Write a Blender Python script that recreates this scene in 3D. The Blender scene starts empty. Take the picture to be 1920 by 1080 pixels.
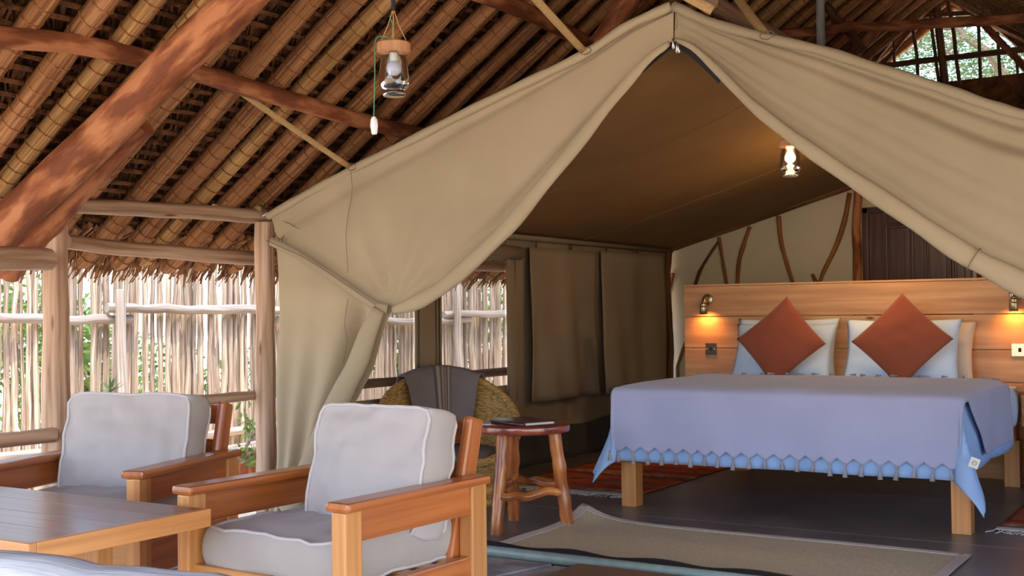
import bpy, bmesh, math, random
from math import sin, cos, pi, sqrt, atan2, exp
from mathutils import Vector as V, Matrix, noise as mnoise
random.seed(7)
S = bpy.context.scene
COL = S.collection
U = random.uniform
# ------------------------------------------------------------------ camera
F = 2219.0; EYE = V((0, 0, 1.15))
_y = V((1390, 31, F)).normalized()
_x = -V((-3544, 89, F)); _x = (_x - _y * _x.dot(_y)).normalized()
_z = _x.cross(_y)
R = Matrix((_x, _y, _z))                       # world = R @ (right, down, forward)
cam = bpy.data.cameras.new('camera'); co = bpy.data.objects.new('camera', cam); COL.objects.link(co)
cam.sensor_width = 36; cam.lens = F / 1920 * 36; cam.clip_start = .05; cam.clip_end = 300
r_, u_, b_ = R @ V((1, 0, 0)), -(R @ V((0, 1, 0))), -(R @ V((0, 0, 1)))
co.matrix_world = Matrix(((r_.x, u_.x, b_.x, 0), (r_.y, u_.y, b_.y, 0), (r_.z, u_.z, b_.z, EYE.z), (0, 0, 0, 1)))
S.camera = co
# ------------------------------------------------------------------ light
w = bpy.data.worlds.new('world'); S.world = w; w.use_nodes = True
nt = w.node_tree; bg = nt.nodes['Background']
sky = nt.nodes.new('ShaderNodeTexSky'); sky.sky_type = 'NISHITA'; sky.sun_disc = False
sky.sun_elevation = math.radians(66); sky.sun_rotation = math.radians(140); sky.air_density = 1.0; sky.dust_density = 2.0
nt.links.new(sky.outputs[0], bg.inputs[0]); bg.inputs[1].default_value = 0.85
sl = bpy.data.lights.new('sun', 'SUN'); sl.energy = 3.6; sl.angle = .012; sl.color = (1, .95, .86)
so = bpy.data.objects.new('sun', sl); COL.objects.link(so)
so.rotation_euler = V((.36, -.22, .92)).to_track_quat('Z', 'Y').to_euler()
S.view_settings.view_transform = 'Standard'; S.view_settings.look = 'None'
S.view_settings.gamma = 1; S.view_settings.use_curve_mapping = False
S.view_settings.exposure = 0.4

# ------------------------------------------------------------------ helpers
def P(u, v, x=None, y=None, z=None):
    """point of a real plane (x=, y= or z= constant) seen at image position u, v"""
    d = R @ V(((u - 960) / F, (v - 540) / F, 1))
    t = x / d.x if x is not None else y / d.y if y is not None else (z - EYE.z) / d.z
    return EYE + d * t
def tag(o, label=None, cat=None, group=None, kind=None):
    if label: o['label'] = label
    if cat: o['category'] = cat
    if group: o['group'] = group
    if kind: o['kind'] = kind
    return o
def empty(name, loc=(0, 0, 0), rz=0, **k):
    o = bpy.data.objects.new(name, None); o.empty_display_size = .1
    o.location = loc; o.rotation_euler = (0, 0, rz); COL.objects.link(o)
    return tag(o, **k)
def copy_tree(o, parent=None):
    c = o.copy(); COL.objects.link(c); c.parent = parent
    for ch in list(o.children): copy_tree(ch, c)
    return c
class MB:
    def __init__(s): s.v = []; s.f = []; s.uv = []
    def quad(s, a, b, c, d, uv=None):
        n = len(s.v); s.v += [a, b, c, d]; s.f.append((n, n+1, n+2, n+3)); s.uv.append(uv or ((0,0),(1,0),(1,1),(0,1)))
    def tube(s, pts, rad, n=8, cap=True, jit=0, vo=None, flat=None):
        pts = [V(p) for p in pts]; m = len(pts)
        if not hasattr(rad, '__len__'): rad = [rad] * m
        vo = U(0, 50) if vo is None else vo
        base = len(s.v); L = 0; ref = None; Ls = []
        for i, p in enumerate(pts):
            t = (pts[min(i+1, m-1)] - pts[max(i-1, 0)])
            t = t.normalized() if t.length > 1e-9 else V((0, 0, 1))
            if ref is None: ref = V((0, 0, 1)) if abs(t.z) < .9 else V((1, 0, 0))
            a = (ref - t * ref.dot(t)).normalized(); b = t.cross(a); ref = a
            if i: L += (p - pts[i-1]).length
            Ls.append(L + vo)
            for k in range(n):
                an = 2*pi*k/n; rr = rad[i] * (1 + (U(-jit, jit) if jit else 0))
                rb = rr * (flat if flat else 1)
                s.v.append(p + a * cos(an) * rr + b * sin(an) * rb)
        c0 = 2*pi*max(rad)/n
        for i in range(m-1):
            for k in range(n):
                k2 = (k+1) % n
                s.f.append((base+i*n+k, base+i*n+k2, base+(i+1)*n+k2, base+(i+1)*n+k))
                s.uv.append(((k*c0, Ls[i]), ((k+1)*c0, Ls[i]), ((k+1)*c0, Ls[i+1]), (k*c0, Ls[i+1])))
        if cap:
            for i, o in ((0, 1), (m-1, 0)):
                idx = [base+i*n+k for k in range(n)]
                if o: idx.reverse()
                s.f.append(tuple(idx)); s.uv.append(tuple((.3*cos(2*pi*k/n)*rad[i], .3*sin(2*pi*k/n)*rad[i]) for k in range(n)))
        return s
    def box(s, c, d, M=None, axis=None, uo=None):
        """centre, size, optional 3x3/4x4 matrix; grain along axis"""
        hx, hy, hz = d[0]/2, d[1]/2, d[2]/2; c = V(c)
        if axis is None: axis = max(range(3), key=lambda i: d[i])
        uo = uo or (U(0, 9), U(0, 9))
        F6 = [((-1,-1,-1),(-1,1,-1),(1,1,-1),(1,-1,-1)), ((-1,-1,1),(1,-1,1),(1,1,1),(-1,1,1)),
              ((-1,-1,-1),(1,-1,-1),(1,-1,1),(-1,-1,1)), ((1,1,-1),(-1,1,-1),(-1,1,1),(1,1,1)),
              ((-1,1,-1),(-1,-1,-1),(-1,-1,1),(-1,1,1)), ((1,-1,-1),(1,1,-1),(1,1,1),(1,-1,1))]
        base = len(s.v)
        cs = [(i, j, k) for i in (-1, 1) for j in (-1, 1) for k in (-1, 1)]
        for q in cs:
            p = V((q[0]*hx, q[1]*hy, q[2]*hz)) + c
            s.v.append(M @ p if M is not None else p)
        for f in F6:
            s.f.append(tuple(base + cs.index(q) for q in f))
            ax = [i for i in range(3) if len({q[i] for q in f}) > 1]
            g = axis if axis in ax else ax[1]; h = [i for i in ax if i != g][0]
            s.uv.append(tuple((q[h]*d[h]/2 + uo[0] + g*.7, q[g]*d[g]/2 + uo[1]) for q in f))
        return s
    def grid(s, fn, nu, nv, su=1, sv=1):
        base = len(s.v)
        for j in range(nv+1):
            for i in range(nu+1): s.v.append(V(fn(i/nu, j/nv)))
        for j in range(nv):
            for i in range(nu):
                a = base + j*(nu+1) + i
                s.f.append((a, a+1, a+nu+2, a+nu+1))
                s.uv.append(((i/nu*su, j/nv*sv), ((i+1)/nu*su, j/nv*sv), ((i+1)/nu*su, (j+1)/nv*sv), (i/nu*su, (j+1)/nv*sv)))
        return s
    def lathe(s, prof, n=24, c=(0, 0, 0)):
        base = len(s.v); m = len(prof)
        for r, z in prof:
            for k in range(n): s.v.append(V((c[0]+r*cos(2*pi*k/n), c[1]+r*sin(2*pi*k/n), c[2]+z)))
        for i in range(m-1):
            for k in range(n):
                k2 = (k+1) % n
                s.f.append((base+i*n+k, base+i*n+k2, base+(i+1)*n+k2, base+(i+1)*n+k))
                s.uv.append(((k/n, prof[i][1]), ((k+1)/n, prof[i][1]), ((k+1)/n, prof[i+1][1]), (k/n, prof[i+1][1])))
        return s
    def build(s, name, mat, parent=None, local=False, smooth=False, bevel=0, solid=0, sub=0, angle=None):
        off = V((0, 0, 0))
        if not local:
            q = parent
            while q is not None: off += V(q.location); q = q.parent
        me = bpy.data.meshes.new(name)
        me.from_pydata([v - off for v in s.v], [], s.f)
        ul = me.uv_layers.new(name='UVMap')
        flat = []
        for u in s.uv:
            for a in u: flat += [a[0], a[1]]
        ul.data.foreach_set('uv', flat)
        if mat: me.materials.append(mat)
        if bevel:
            bm = bmesh.new(); bm.from_mesh(me)
            es = [e for e in bm.edges if len(e.link_faces) == 2 and e.calc_face_angle(0) > .6]
            bmesh.ops.bevel(bm, geom=es, offset=bevel, segments=2, affect='EDGES', profile=.6)
            bm.to_mesh(me); bm.free()
        if smooth: me.polygons.foreach_set('use_smooth', [True]*len(me.polygons))
        if smooth and angle:
            me.set_sharp_from_angle(angle=angle)
        me.update()
        o = bpy.data.objects.new(name, me); COL.objects.link(o); o.parent = parent
        if solid:
            md = o.modifiers.new('thick', 'SOLIDIFY'); md.thickness = solid; md.offset = 0
        if sub:
            md = o.modifiers.new('sub', 'SUBSURF'); md.levels = sub; md.render_levels = sub
        return o
def clone(o, name, parent=None, loc=None, rot=None, scale=None):
    c = o.copy(); c.name = name; COL.objects.link(c); c.parent = parent
    if loc is not None: c.location = loc
    if rot is not None: c.rotation_euler = rot
    if scale is not None: c.scale = scale
    return c
def lerp(a, b, t): return a + (b - a) * t
def poly(pts, t):
    """point on a polyline at 0..1 by length"""
    pts = [V(p) for p in pts]
    Ls = [0]
    for a, b in zip(pts, pts[1:]): Ls.append(Ls[-1] + (b-a).length)
    d = t * Ls[-1]
    for i in range(len(pts)-1):
        if d <= Ls[i+1] or i == len(pts)-2:
            k = (d - Ls[i]) / max(1e-9, Ls[i+1]-Ls[i]); return pts[i].lerp(pts[i+1], min(1, max(0, k)))
def smoothline(pts, n):
    """Catmull-Rom through points"""
    pts = [V(p) for p in pts]; out = []
    q = [pts[0]*2 - pts[1]] + pts + [pts[-1]*2 - pts[-2]]
    m = len(pts) - 1
    for i in range(n+1):
        t = i/n*m; k = min(int(t), m-1); t -= k
        a, b, c, d = q[k:k+4]
        out.append(.5*((2*b) + (c-a)*t + (2*a-5*b+4*c-d)*t*t + (3*b-a-3*c+d)*t**3))
    return out
def log_pts(a, b, n=12, wob=.01):
    a, b = V(a), V(b); ph = U(0, 9)
    return [a.lerp(b, i/n) + V((mnoise.noise(V((ph, i*.35, 0))), mnoise.noise(V((ph+5, i*.35, 1))), mnoise.noise(V((ph+9, i*.35, 3)))))*wob*2 for i in range(n+1)]
def rnd(r0, r1, n, w=.08):
    ph = U(0, 20)
    return [lerp(r0, r1, i/n) * (1 + w*mnoise.noise(V((ph, i*.5, 2)))*2) for i in range(n+1)]

# ------------------------------------------------------------------ materials
def srgb(r, g, b):
    f = lambda c: (c/255/12.92) if c/255 <= .04045 else ((c/255+.055)/1.055)**2.4
    return (f(r), f(g), f(b), 1)
def material(name, c1, c2=None, rough=.7, scale=(6, 6, 6), coord='Object', bump=0, bscale=None, detail=4, spec=.3, c3=None,
             ramp=(.35, .65), bdist=.01, sheen=0, trans=0, knots=None, coat=0, vr=(.88, 1.12)):
    m = bpy.data.materials.new(name); m.use_nodes = True; t = m.node_tree; N = t.nodes; L = t.links
    b = N['Principled BSDF']; b.inputs['Roughness'].default_value = rough
    b.inputs['Specular IOR Level'].default_value = spec
    if sheen: b.inputs['Sheen Weight'].default_value = sheen
    if coat: b.inputs['Coat Weight'].default_value = coat; b.inputs['Coat Roughness'].default_value = .2
    tc = N.new('ShaderNodeTexCoord'); mp = N.new('ShaderNodeMapping'); mp.inputs['Scale'].default_value = scale
    L.new(tc.outputs[coord], mp.inputs[0])
    no = N.new('ShaderNodeTexNoise'); no.inputs['Scale'].default_value = 1; no.inputs['Detail'].default_value = detail
    L.new(mp.outputs[0], no.inputs[0])
    cr = N.new('ShaderNodeValToRGB'); e = cr.color_ramp.elements
    e[0].position = ramp[0]; e[1].position = ramp[1]; e[0].color = c1; e[1].color = c2 or c1
    if c3: k = e.new((ramp[0]+ramp[1])/2); k.color = c3
    L.new(no.outputs[0], cr.inputs[0])
    out = cr.outputs[0]
    oi = N.new('ShaderNodeObjectInfo'); hs = N.new('ShaderNodeHueSaturation')
    mr = N.new('ShaderNodeMapRange'); mr.inputs[3].default_value = vr[0]; mr.inputs[4].default_value = vr[1]
    L.new(oi.outputs['Random'], mr.inputs[0]); L.new(mr.outputs[0], hs.inputs['Value']); L.new(out, hs.inputs['Color']); out = hs.outputs[0]
    if knots:
        mk = N.new('ShaderNodeMapping'); mk.inputs['Scale'].default_value = knots[0]; L.new(tc.outputs[coord], mk.inputs[0])
        vo = N.new('ShaderNodeTexVoronoi'); vo.inputs['Scale'].default_value = 1; L.new(mk.outputs[0], vo.inputs[0])
        kr = N.new('ShaderNodeValToRGB'); kr.color_ramp.elements[0].position = .05; kr.color_ramp.elements[1].position = .13
        kr.color_ramp.elements[0].color = (1, 1, 1, 1); kr.color_ramp.elements[1].color = (0, 0, 0, 1)
        L.new(vo.outputs['Distance'], kr.inputs[0])
        mx = N.new('ShaderNodeMix'); mx.data_type = 'RGBA'; mx.inputs[7].default_value = knots[1]
        L.new(kr.outputs[0], mx.inputs[0]); L.new(out, mx.inputs[6]); out = mx.outputs[2]
    L.new(out, b.inputs['Base Color'])
    if bump:
        n2 = N.new('ShaderNodeTexNoise'); n2.inputs['Scale'].default_value = 1; n2.inputs['Detail'].default_value = 3
        m2 = N.new('ShaderNodeMapping'); m2.inputs['Scale'].default_value = bscale or scale
        L.new(tc.outputs[coord], m2.inputs[0]); L.new(m2.outputs[0], n2.inputs[0])
        bp = N.new('ShaderNodeBump'); bp.inputs['Strength'].default_value = bump; bp.inputs['Distance'].default_value = bdist
        L.new(n2.outputs[0], bp.inputs['Height']); L.new(bp.outputs[0], b.inputs['Normal'])
    if trans:
        tr = N.new('ShaderNodeBsdfTranslucent'); L.new(out, tr.inputs[0])
        ms = N.new('ShaderNodeMixShader'); ms.inputs[0].default_value = trans
        L.new(b.outputs[0], ms.inputs[1]); L.new(tr.outputs[0], ms.inputs[2]); L.new(ms.outputs[0], N['Material Output'].inputs[0])
    return m
def glass(name):
    m = bpy.data.materials.new(name); m.use_nodes = True; t = m.node_tree; N = t.nodes; L = t.links
    tr = N.new('ShaderNodeBsdfTransparent'); tr.inputs[0].default_value = (.95, .97, .96, 1)
    gl = N.new('ShaderNodeBsdfGlossy'); gl.inputs['Roughness'].default_value = .04
    lw = N.new('ShaderNodeLayerWeight'); lw.inputs[0].default_value = .35
    mx = N.new('ShaderNodeMixShader'); L.new(lw.outputs['Fresnel'], mx.inputs[0]); L.new(tr.outputs[0], mx.inputs[1]); L.new(gl.outputs[0], mx.inputs[2])
    L.new(mx.outputs[0], N['Material Output'].inputs[0]); return m
def metal(name, c, r=.3):
    m = bpy.data.materials.new(name); m.use_nodes = True; b = m.node_tree.nodes['Principled BSDF']
    b.inputs['Base Color'].default_value = c; b.inputs['Roughness'].default_value = r; b.inputs['Metallic'].default_value = 1
    return m
def emit(name, c, s):
    m = bpy.data.materials.new(name); m.use_nodes = True; b = m.node_tree.nodes['Principled BSDF']
    b.inputs['Base Color'].default_value = c; b.inputs['Emission Color'].default_value = c; b.inputs['Emission Strength'].default_value = s
    return m
M = {}
M['canvas'] = material('tent canvas', srgb(168, 149, 121), srgb(176, 157, 128), .85, (2, 2, 2), bump=.08, bscale=(400, 400, 400), bdist=.001, sheen=.1, trans=.06)
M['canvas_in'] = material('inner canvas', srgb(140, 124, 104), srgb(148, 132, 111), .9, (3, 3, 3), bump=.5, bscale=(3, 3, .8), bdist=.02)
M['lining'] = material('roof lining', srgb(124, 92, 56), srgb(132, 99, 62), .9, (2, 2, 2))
M['skirt'] = material('dark groundsheet', srgb(58, 56, 55), srgb(68, 66, 64), .8, (3, 3, 3), bump=.3, bscale=(4, 4, 4), bdist=.02)
M['strap'] = material('webbing strap', srgb(200, 166, 116), srgb(186, 150, 100), .8, (90, 90, 90))
M['stitch'] = material('seam stitching', srgb(112, 92, 66), None, .9)
M['zip'] = material('black zip tape', srgb(38, 36, 36), None, .7)
M['reed'] = material('reed bundle', srgb(122, 78, 48), srgb(188, 134, 90), .8, (70, 2.2, 1), 'UV', .9, (110, 3, 1), c3=srgb(162, 110, 70), bdist=.006)
M['reed_pale'] = material('pale reed bundle', srgb(140, 98, 58), srgb(206, 162, 108), .8, (70, 2.2, 1), 'UV', .9, (110, 3, 1), c3=srgb(178, 132, 82), bdist=.006)
M['twine'] = material('binding twine', srgb(120, 70, 38), srgb(176, 114, 66), .8, (40, 40, 40))
M['thatch'] = material('palm thatch', srgb(62, 36, 20), srgb(126, 82, 48), .9, (9, 9, 9), 'Object', .6, (60, 60, 60), detail=6)
M['lath'] = material('palm rib lath', srgb(74, 44, 26), srgb(140, 90, 54), .85, (14, 14, 14), bump=.8, bscale=(60, 90, 60))
M['fringe'] = material('thatch fringe', srgb(122, 80, 50), srgb(186, 134, 92), .85, (14, 14, 14), 'Object')
M['log_red'] = material('peeled red log', srgb(118, 66, 40), srgb(184, 120, 80), .7, (11, 3.2, 1), 'UV', .7, (30, 6, 1), detail=8, c3=srgb(152, 90, 56), ramp=(.42, .58))
M['log_tan'] = material('weathered tan log', srgb(150, 116, 92), srgb(204, 172, 146), .7, (26, 1.3, 1), 'UV', .6, (60, 3, 1), detail=6, c3=srgb(184, 148, 120), bdist=.006, knots=((9, 2.2, 1), srgb(110, 70, 44)))
M['log_dark'] = material('dark brown pole', srgb(84, 56, 38), srgb(128, 88, 60), .75, (30, 2, 1), 'UV', .6, (60, 3, 1))
M['log_grey'] = material('silvery grey log', srgb(158, 156, 158), srgb(190, 188, 192), .75, (30, 6, 1), 'UV', .6, (50, 3, 1), detail=6)
M['stick'] = material('fence stick wood', srgb(140, 118, 98), srgb(204, 186, 164), .8, (60, 2, 1), 'UV', .7, (90, 5, 1), detail=5, c3=srgb(178, 156, 134), vr=(.62, 1.08))
M['rail'] = material('sun bleached rail', srgb(126, 112, 100), srgb(172, 160, 148), .75, (40, 1.5, 1), 'UV', .6, (60, 3, 1), detail=5)
M['pine'] = material('varnished pine', srgb(186, 120, 62), srgb(212, 148, 86), .38, (34, 1.1, 1), 'UV', .08, (60, 2, 1), detail=5, spec=.5, coat=.3, knots=((7, 1.6, 1), srgb(120, 62, 26)))
M['pine_red'] = material('orange stained pine', srgb(160, 86, 36), srgb(190, 108, 50), .33, (34, 1.1, 1), 'UV', .08, (60, 2, 1), detail=5, spec=.5, coat=.4, knots=((7, 1.5, 1), srgb(110, 50, 20)))
M['board'] = material('headboard pine', srgb(186, 138, 102), srgb(216, 170, 130), .5, (18, 1.1, 1), 'UV', .06, (60, 2, 1), detail=7, c3=srgb(202, 152, 112), knots=((9, 3.2, 1), srgb(128, 74, 50)))
M['top_dark'] = material('dark stained tabletop', srgb(100, 62, 54), srgb(140, 92, 78), .32, (28, 1.2, 1), 'UV', .06, (60, 2, 1), detail=5, spec=.6, coat=.5)
M['redwood'] = material('polished red wood', srgb(104, 44, 32), srgb(146, 66, 44), .22, (20, 3, 1), 'UV', .05, (40, 4, 1), spec=.6, coat=.6)
M['branch'] = material('polished branch wood', srgb(128, 66, 30), srgb(196, 122, 66), .25, (22, 3.5, 1), 'UV', .15, (30, 5, 1), detail=4, c3=srgb(160, 92, 46), spec=.4, coat=.25)
M['cushion'] = material('grey cushion cotton', srgb(178, 168, 166), srgb(186, 176, 173), .9, (3, 3, 3), bump=.35, bscale=(6, 6, 6), bdist=.03, sheen=.2)
M['cushion_seat'] = material('grey brown seat cotton', srgb(158, 148, 142), srgb(168, 157, 150), .9, (3, 3, 3), bump=.3, bscale=(6, 6, 6), bdist=.03, sheen=.2)
M['piping'] = material('cushion piping', srgb(198, 189, 187), None, .9)
M['wicker'] = material('woven straw', srgb(140, 104, 56), srgb(222, 178, 108), .7, (30, 30, 160), 'Object', .8, (50, 50, 200), detail=3, bdist=.006)
M['throw'] = material('grey throw', srgb(108, 98, 100), srgb(118, 108, 108), .95, (4, 4, 4), bump=.2, bscale=(6, 6, 6), bdist=.02)
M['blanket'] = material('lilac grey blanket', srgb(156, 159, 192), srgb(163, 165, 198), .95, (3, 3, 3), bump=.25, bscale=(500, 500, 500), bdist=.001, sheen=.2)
M['duvet'] = material('sky tinted duvet', srgb(160, 192, 242), srgb(166, 198, 246), .85, (4, 4, 4), bump=.1, bscale=(50, 3, 3))  # the blue of the skylight is put into the base colour
M['pillow'] = material('sky tinted white cotton', srgb(202, 220, 250), srgb(208, 225, 252), .85, (4, 4, 4), bump=.35, bscale=(10, 10, 10), bdist=.012)  # white cotton with the cool skylight tint in its colour
M['pillow_beige'] = material('beige pillow cotton', srgb(222, 200, 180), None, .85)
M['rust'] = material('rust cotton', srgb(154, 80, 58), srgb(160, 84, 62), .95, (5, 5, 5), bump=.3, bscale=(300, 300, 300), bdist=.001, sheen=.15)
M['sisal'] = material('sisal weave', srgb(166, 153, 128), srgb(194, 180, 152), .95, (120, 120, 120), 'Object', .6, (200, 200, 200), bdist=.003)
M['border'] = material('taupe rug border', srgb(178, 168, 162), srgb(186, 176, 170), .9, (60, 60, 60))
M['doormat'] = material('brown coir mat', srgb(104, 74, 52), srgb(136, 100, 72), 1, (200, 200, 200), bump=.8, bscale=(200, 200, 200))
M['floor'] = material('dark painted board', srgb(92, 88, 88), srgb(112, 107, 106), .36, (2.5, 2.5, 2.5), 'Object', .12, (30, 8, 8), detail=8, spec=.45)
M['stone'] = material('grey flagstone', srgb(120, 120, 124), srgb(170, 168, 170), .7, (6, 6, 6), 'Object', .5, (14, 14, 14), detail=7)
M['mortar'] = material('mortar', srgb(96, 94, 92), srgb(120, 116, 112), .9, (20, 20, 20))
M['sand'] = material('pale sandy ground', srgb(206, 184, 150), srgb(226, 206, 174), .95, (2, 2, 2), bump=.5, bscale=(30, 30, 30))
M['plaster'] = material('cream plaster', srgb(214, 206, 184), srgb(222, 214, 194), .9, (2, 2, 2), bump=.15, bscale=(12, 12, 12), bdist=.01)
M['door'] = material('dark mahogany', srgb(70, 42, 40), srgb(98, 62, 58), .35, (30, 1.5, 1), 'UV', .1, (60, 2, 1), spec=.5)
M['white_cord'] = material('white plastic', srgb(226, 224, 220), None, .4)
M['green_cord'] = material('green cord', srgb(84, 150, 110), None, .6)
M['jute'] = material('jute string', srgb(184, 140, 92), None, .9)
M['lidwood'] = material('sawn wood lid', srgb(178, 122, 84), srgb(200, 146, 106), .6, (30, 30, 6), 'Object')
M['bulb_off'] = material('white bulb', srgb(214, 210, 236), None, .25, spec=.5)
M['bulb_on'] = emit('lit bulb', (1, .72, .38, 1), 14)
M['spot_on'] = emit('lit spot lens', (1, .78, .5, 1), 10)
M['glass'] = glass('jar glass')
M['steel'] = metal('steel', (.7, .7, .72, 1), .3)
M['brass'] = metal('antique brass', (.42, .34, .22, 1), .28)
M['brass_plate'] = metal('brushed brass', (.72, .62, .42, 1), .35)
M['black_plate'] = material('dark bronze plate', srgb(58, 50, 46), None, .35, spec=.6)
M['pipe'] = material('green grey painted pipe', srgb(122, 138, 134), srgb(136, 150, 146), .4, (20, 20, 20), spec=.5)
M['leather'] = material('maroon leather', srgb(66, 30, 34), srgb(76, 36, 40), .3, (40, 40, 40), spec=.5)
M['page'] = material('paper', srgb(225, 222, 214), None, .8)
M['leaf'] = material('green leaf', srgb(70, 100, 40), srgb(140, 160, 84), .6, (3, 3, 3), trans=.4)
M['leaf_dark'] = material('dark green leaf', srgb(50, 80, 36), srgb(104, 132, 66), .6, (3, 3, 3), trans=.4)
M['leaf_acacia'] = material('acacia leaflets', srgb(58, 84, 48), srgb(96, 122, 76), .7, (3, 3, 3), trans=.35)
M['bark'] = material('grey bark', srgb(140, 124, 108), srgb(186, 170, 152), .85, (20, 3, 1), 'UV')
M['bark_dark'] = material('brown grey bark', srgb(92, 78, 64), srgb(128, 110, 92), .85, (20, 3, 1), 'UV')
M['tassel'] = material('grey tassel', srgb(150, 144, 156), srgb(162, 156, 166), .95, (60, 60, 60))
M['fringe_rug'] = material('white rug fringe', srgb(206, 200, 196), None, .95)
def stripes(name, cols, coord=1, freq=1.0, wob=.0, rough=.95):
    m = bpy.data.materials.new(name); m.use_nodes = True; t = m.node_tree; N = t.nodes; L = t.links
    b = N['Principled BSDF']; b.inputs['Roughness'].default_value = rough; b.inputs['Specular IOR Level'].default_value = .15
    tc = N.new('ShaderNodeTexCoord'); sp = N.new('ShaderNodeSeparateXYZ'); L.new(tc.outputs['UV'], sp.inputs[0])
    mu = N.new('ShaderNodeMath'); mu.operation = 'MULTIPLY'; mu.inputs[1].default_value = freq; L.new(sp.outputs[coord], mu.inputs[0])
    src = mu.outputs[0]
    if wob:
        mpp = N.new('ShaderNodeMapping'); mpp.inputs['Scale'].default_value = (7, 22, 1); L.new(tc.outputs['UV'], mpp.inputs[0])
        tri = N.new('ShaderNodeTexNoise'); tri.inputs['Scale'].default_value = 1; tri.inputs['Detail'].default_value = 2; L.new(mpp.outputs[0], tri.inputs[0])
        m2 = N.new('ShaderNodeMath'); m2.operation = 'MULTIPLY'; m2.inputs[1].default_value = wob; L.new(tri.outputs[0], m2.inputs[0])
        ad = N.new('ShaderNodeMath'); ad.operation = 'ADD'; L.new(src, ad.inputs[0]); L.new(m2.outputs[0], ad.inputs[1]); src = ad.outputs[0]
    fr = N.new('ShaderNodeMath'); fr.operation = 'FRACT'; L.new(src, fr.inputs[0])
    cr = N.new('ShaderNodeValToRGB'); cr.color_ramp.interpolation = 'CONSTANT'
    e = cr.color_ramp.elements; e[0].position = 0; e[0].color = cols[0][1]; e[1].position = cols[1][0]; e[1].color = cols[1][1]
    for p, c in cols[2:]: k = e.new(p); k.color = c
    L.new(fr.outputs[0], cr.inputs[0]); L.new(cr.outputs[0], b.inputs['Base Color'])
    return m
RU, DR, GR, CR = srgb(178, 84, 50), srgb(128, 60, 40), srgb(132, 100, 80), srgb(184, 156, 134)
M['kilim'] = stripes('rust kilim weave', [(0, RU), (.22, DR), (.34, GR), (.42, CR), (.47, RU), (.62, DR), (.7, RU), (.86, GR), (.93, DR)], 1, 1.3, .5)
G0, G1, G2, G3 = srgb(112, 102, 102), srgb(150, 140, 130), srgb(146, 110, 92), srgb(86, 80, 84)
M['stripe'] = stripes('striped throw band', [(0, G0), (.12, G1), (.2, G3), (.28, G2), (.36, G0), (.48, G1), (.54, G3), (.64, G2), (.72, G1), (.82, G0), (.9, G3)], 0, 1)
def mesh_screen():
    m = bpy.data.materials.new('insect mesh'); m.use_nodes = True; t = m.node_tree; N = t.nodes; L = t.links
    d = N.new('ShaderNodeBsdfDiffuse'); d.inputs[0].default_value = srgb(116, 100, 88)
    tr = N.new('ShaderNodeBsdfTransparent'); mx = N.new('ShaderNodeMixShader'); mx.inputs[0].default_value = .46
    L.new(tr.outputs[0], mx.inputs[1]); L.new(d.outputs[0], mx.inputs[2]); L.new(mx.outputs[0], N['Material Output'].inputs[0])
    return m
M['screen'] = mesh_screen()

# ================================================================== STRUCTURE
T = .70; XE = -5.43; XR = -2.1                       # roof pitch, eave and ridge x
def zr(x): return 1.86 + T * (x + 4.82) if x <= XR else 1.86 + T * (XR + 4.82) - T * (x - XR)
Y0, Y1 = -1.2, 10.75                                 # roof to the gable; unseen front extended behind the camera to cut sky light
def roof_pt(side, s, y, up=0.):
    """s metres along the slope from the ridge down, side -1 left / +1 right; up = off the surface"""
    c = 1 / sqrt(1 + T*T); sn = T * c
    x = XR + side * s * c; z = zr(XR) - s * sn
    return V((x + side * sn * up, y, z + c * up))
SLOPE = (XR - XE) * sqrt(1 + T*T)

# --- ground, floor, paving
g = MB(); g.quad(V((-60, -60, -.14)), V((60, -60, -.14)), V((60, 80, -.14)), V((-60, 80, -.14)))
tag(g.build('ground', M['sand']), kind='structure', label='pale sandy ground around the shelter')
fl = empty('floor', (-2.2, 7.5, 0)); fl['kind'] = 'structure'; fl['label'] = 'dark painted board floor of the tent'
seams = [4.78, 6.07, 7.44, 8.81, 10.5]
for a, b in zip(seams, seams[1:]):
    for x0, x1 in ((-4.75, -2.32), (-2.316, .4)):
        MB().box(((x0+x1)/2, (a+b)/2+.001, -.02), (x1-x0, b-a-.006, .04)).build('floor_board', M['floor'], fl, bevel=.002)
MB().box((-2.2, 7.6, -.075), (5.1, 5.7, .07)).build('subfloor', M['mortar'], fl)
pv = empty('floor', (-3, 2.6, 0)); pv['kind'] = 'structure'; pv['label'] = 'grey flagstone paving of the veranda'
MB().box((-2.6, 2.4, -.09), (5.4, 4.72, .1)).build('mortar_bed', M['mortar'], pv)
nx, ny = 11, 9
gp = {(i, j): V((-5.2 + i*.48 + (U(-.09, .09) if 0 < i < nx else 0), .1 + j*.515 + (U(-.09, .09) if 0 < j < ny else 0), 0)) for i in range(nx+1) for j in range(ny+1)}
for i in range(nx):
    for j in range(ny):
        q = [gp[i, j], gp[i+1, j], gp[i+1, j+1], gp[i, j+1]]; c = sum(q, V())/4; h = U(-.012, 0)
        m = MB(); top = [c + (p-c)*.965 + V((0, 0, h)) for p in q]; bot = [c + (p-c)*.985 + V((0, 0, -.05)) for p in q]
        m.v = top + bot; m.f = [(0,1,2,3), (0,4,5,1), (1,5,6,2), (2,6,7,3), (3,7,4,0)]; m.uv = [((0,0),)*4]*5
        m.build('flagstone', M['stone'], pv, bevel=.006)

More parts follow.
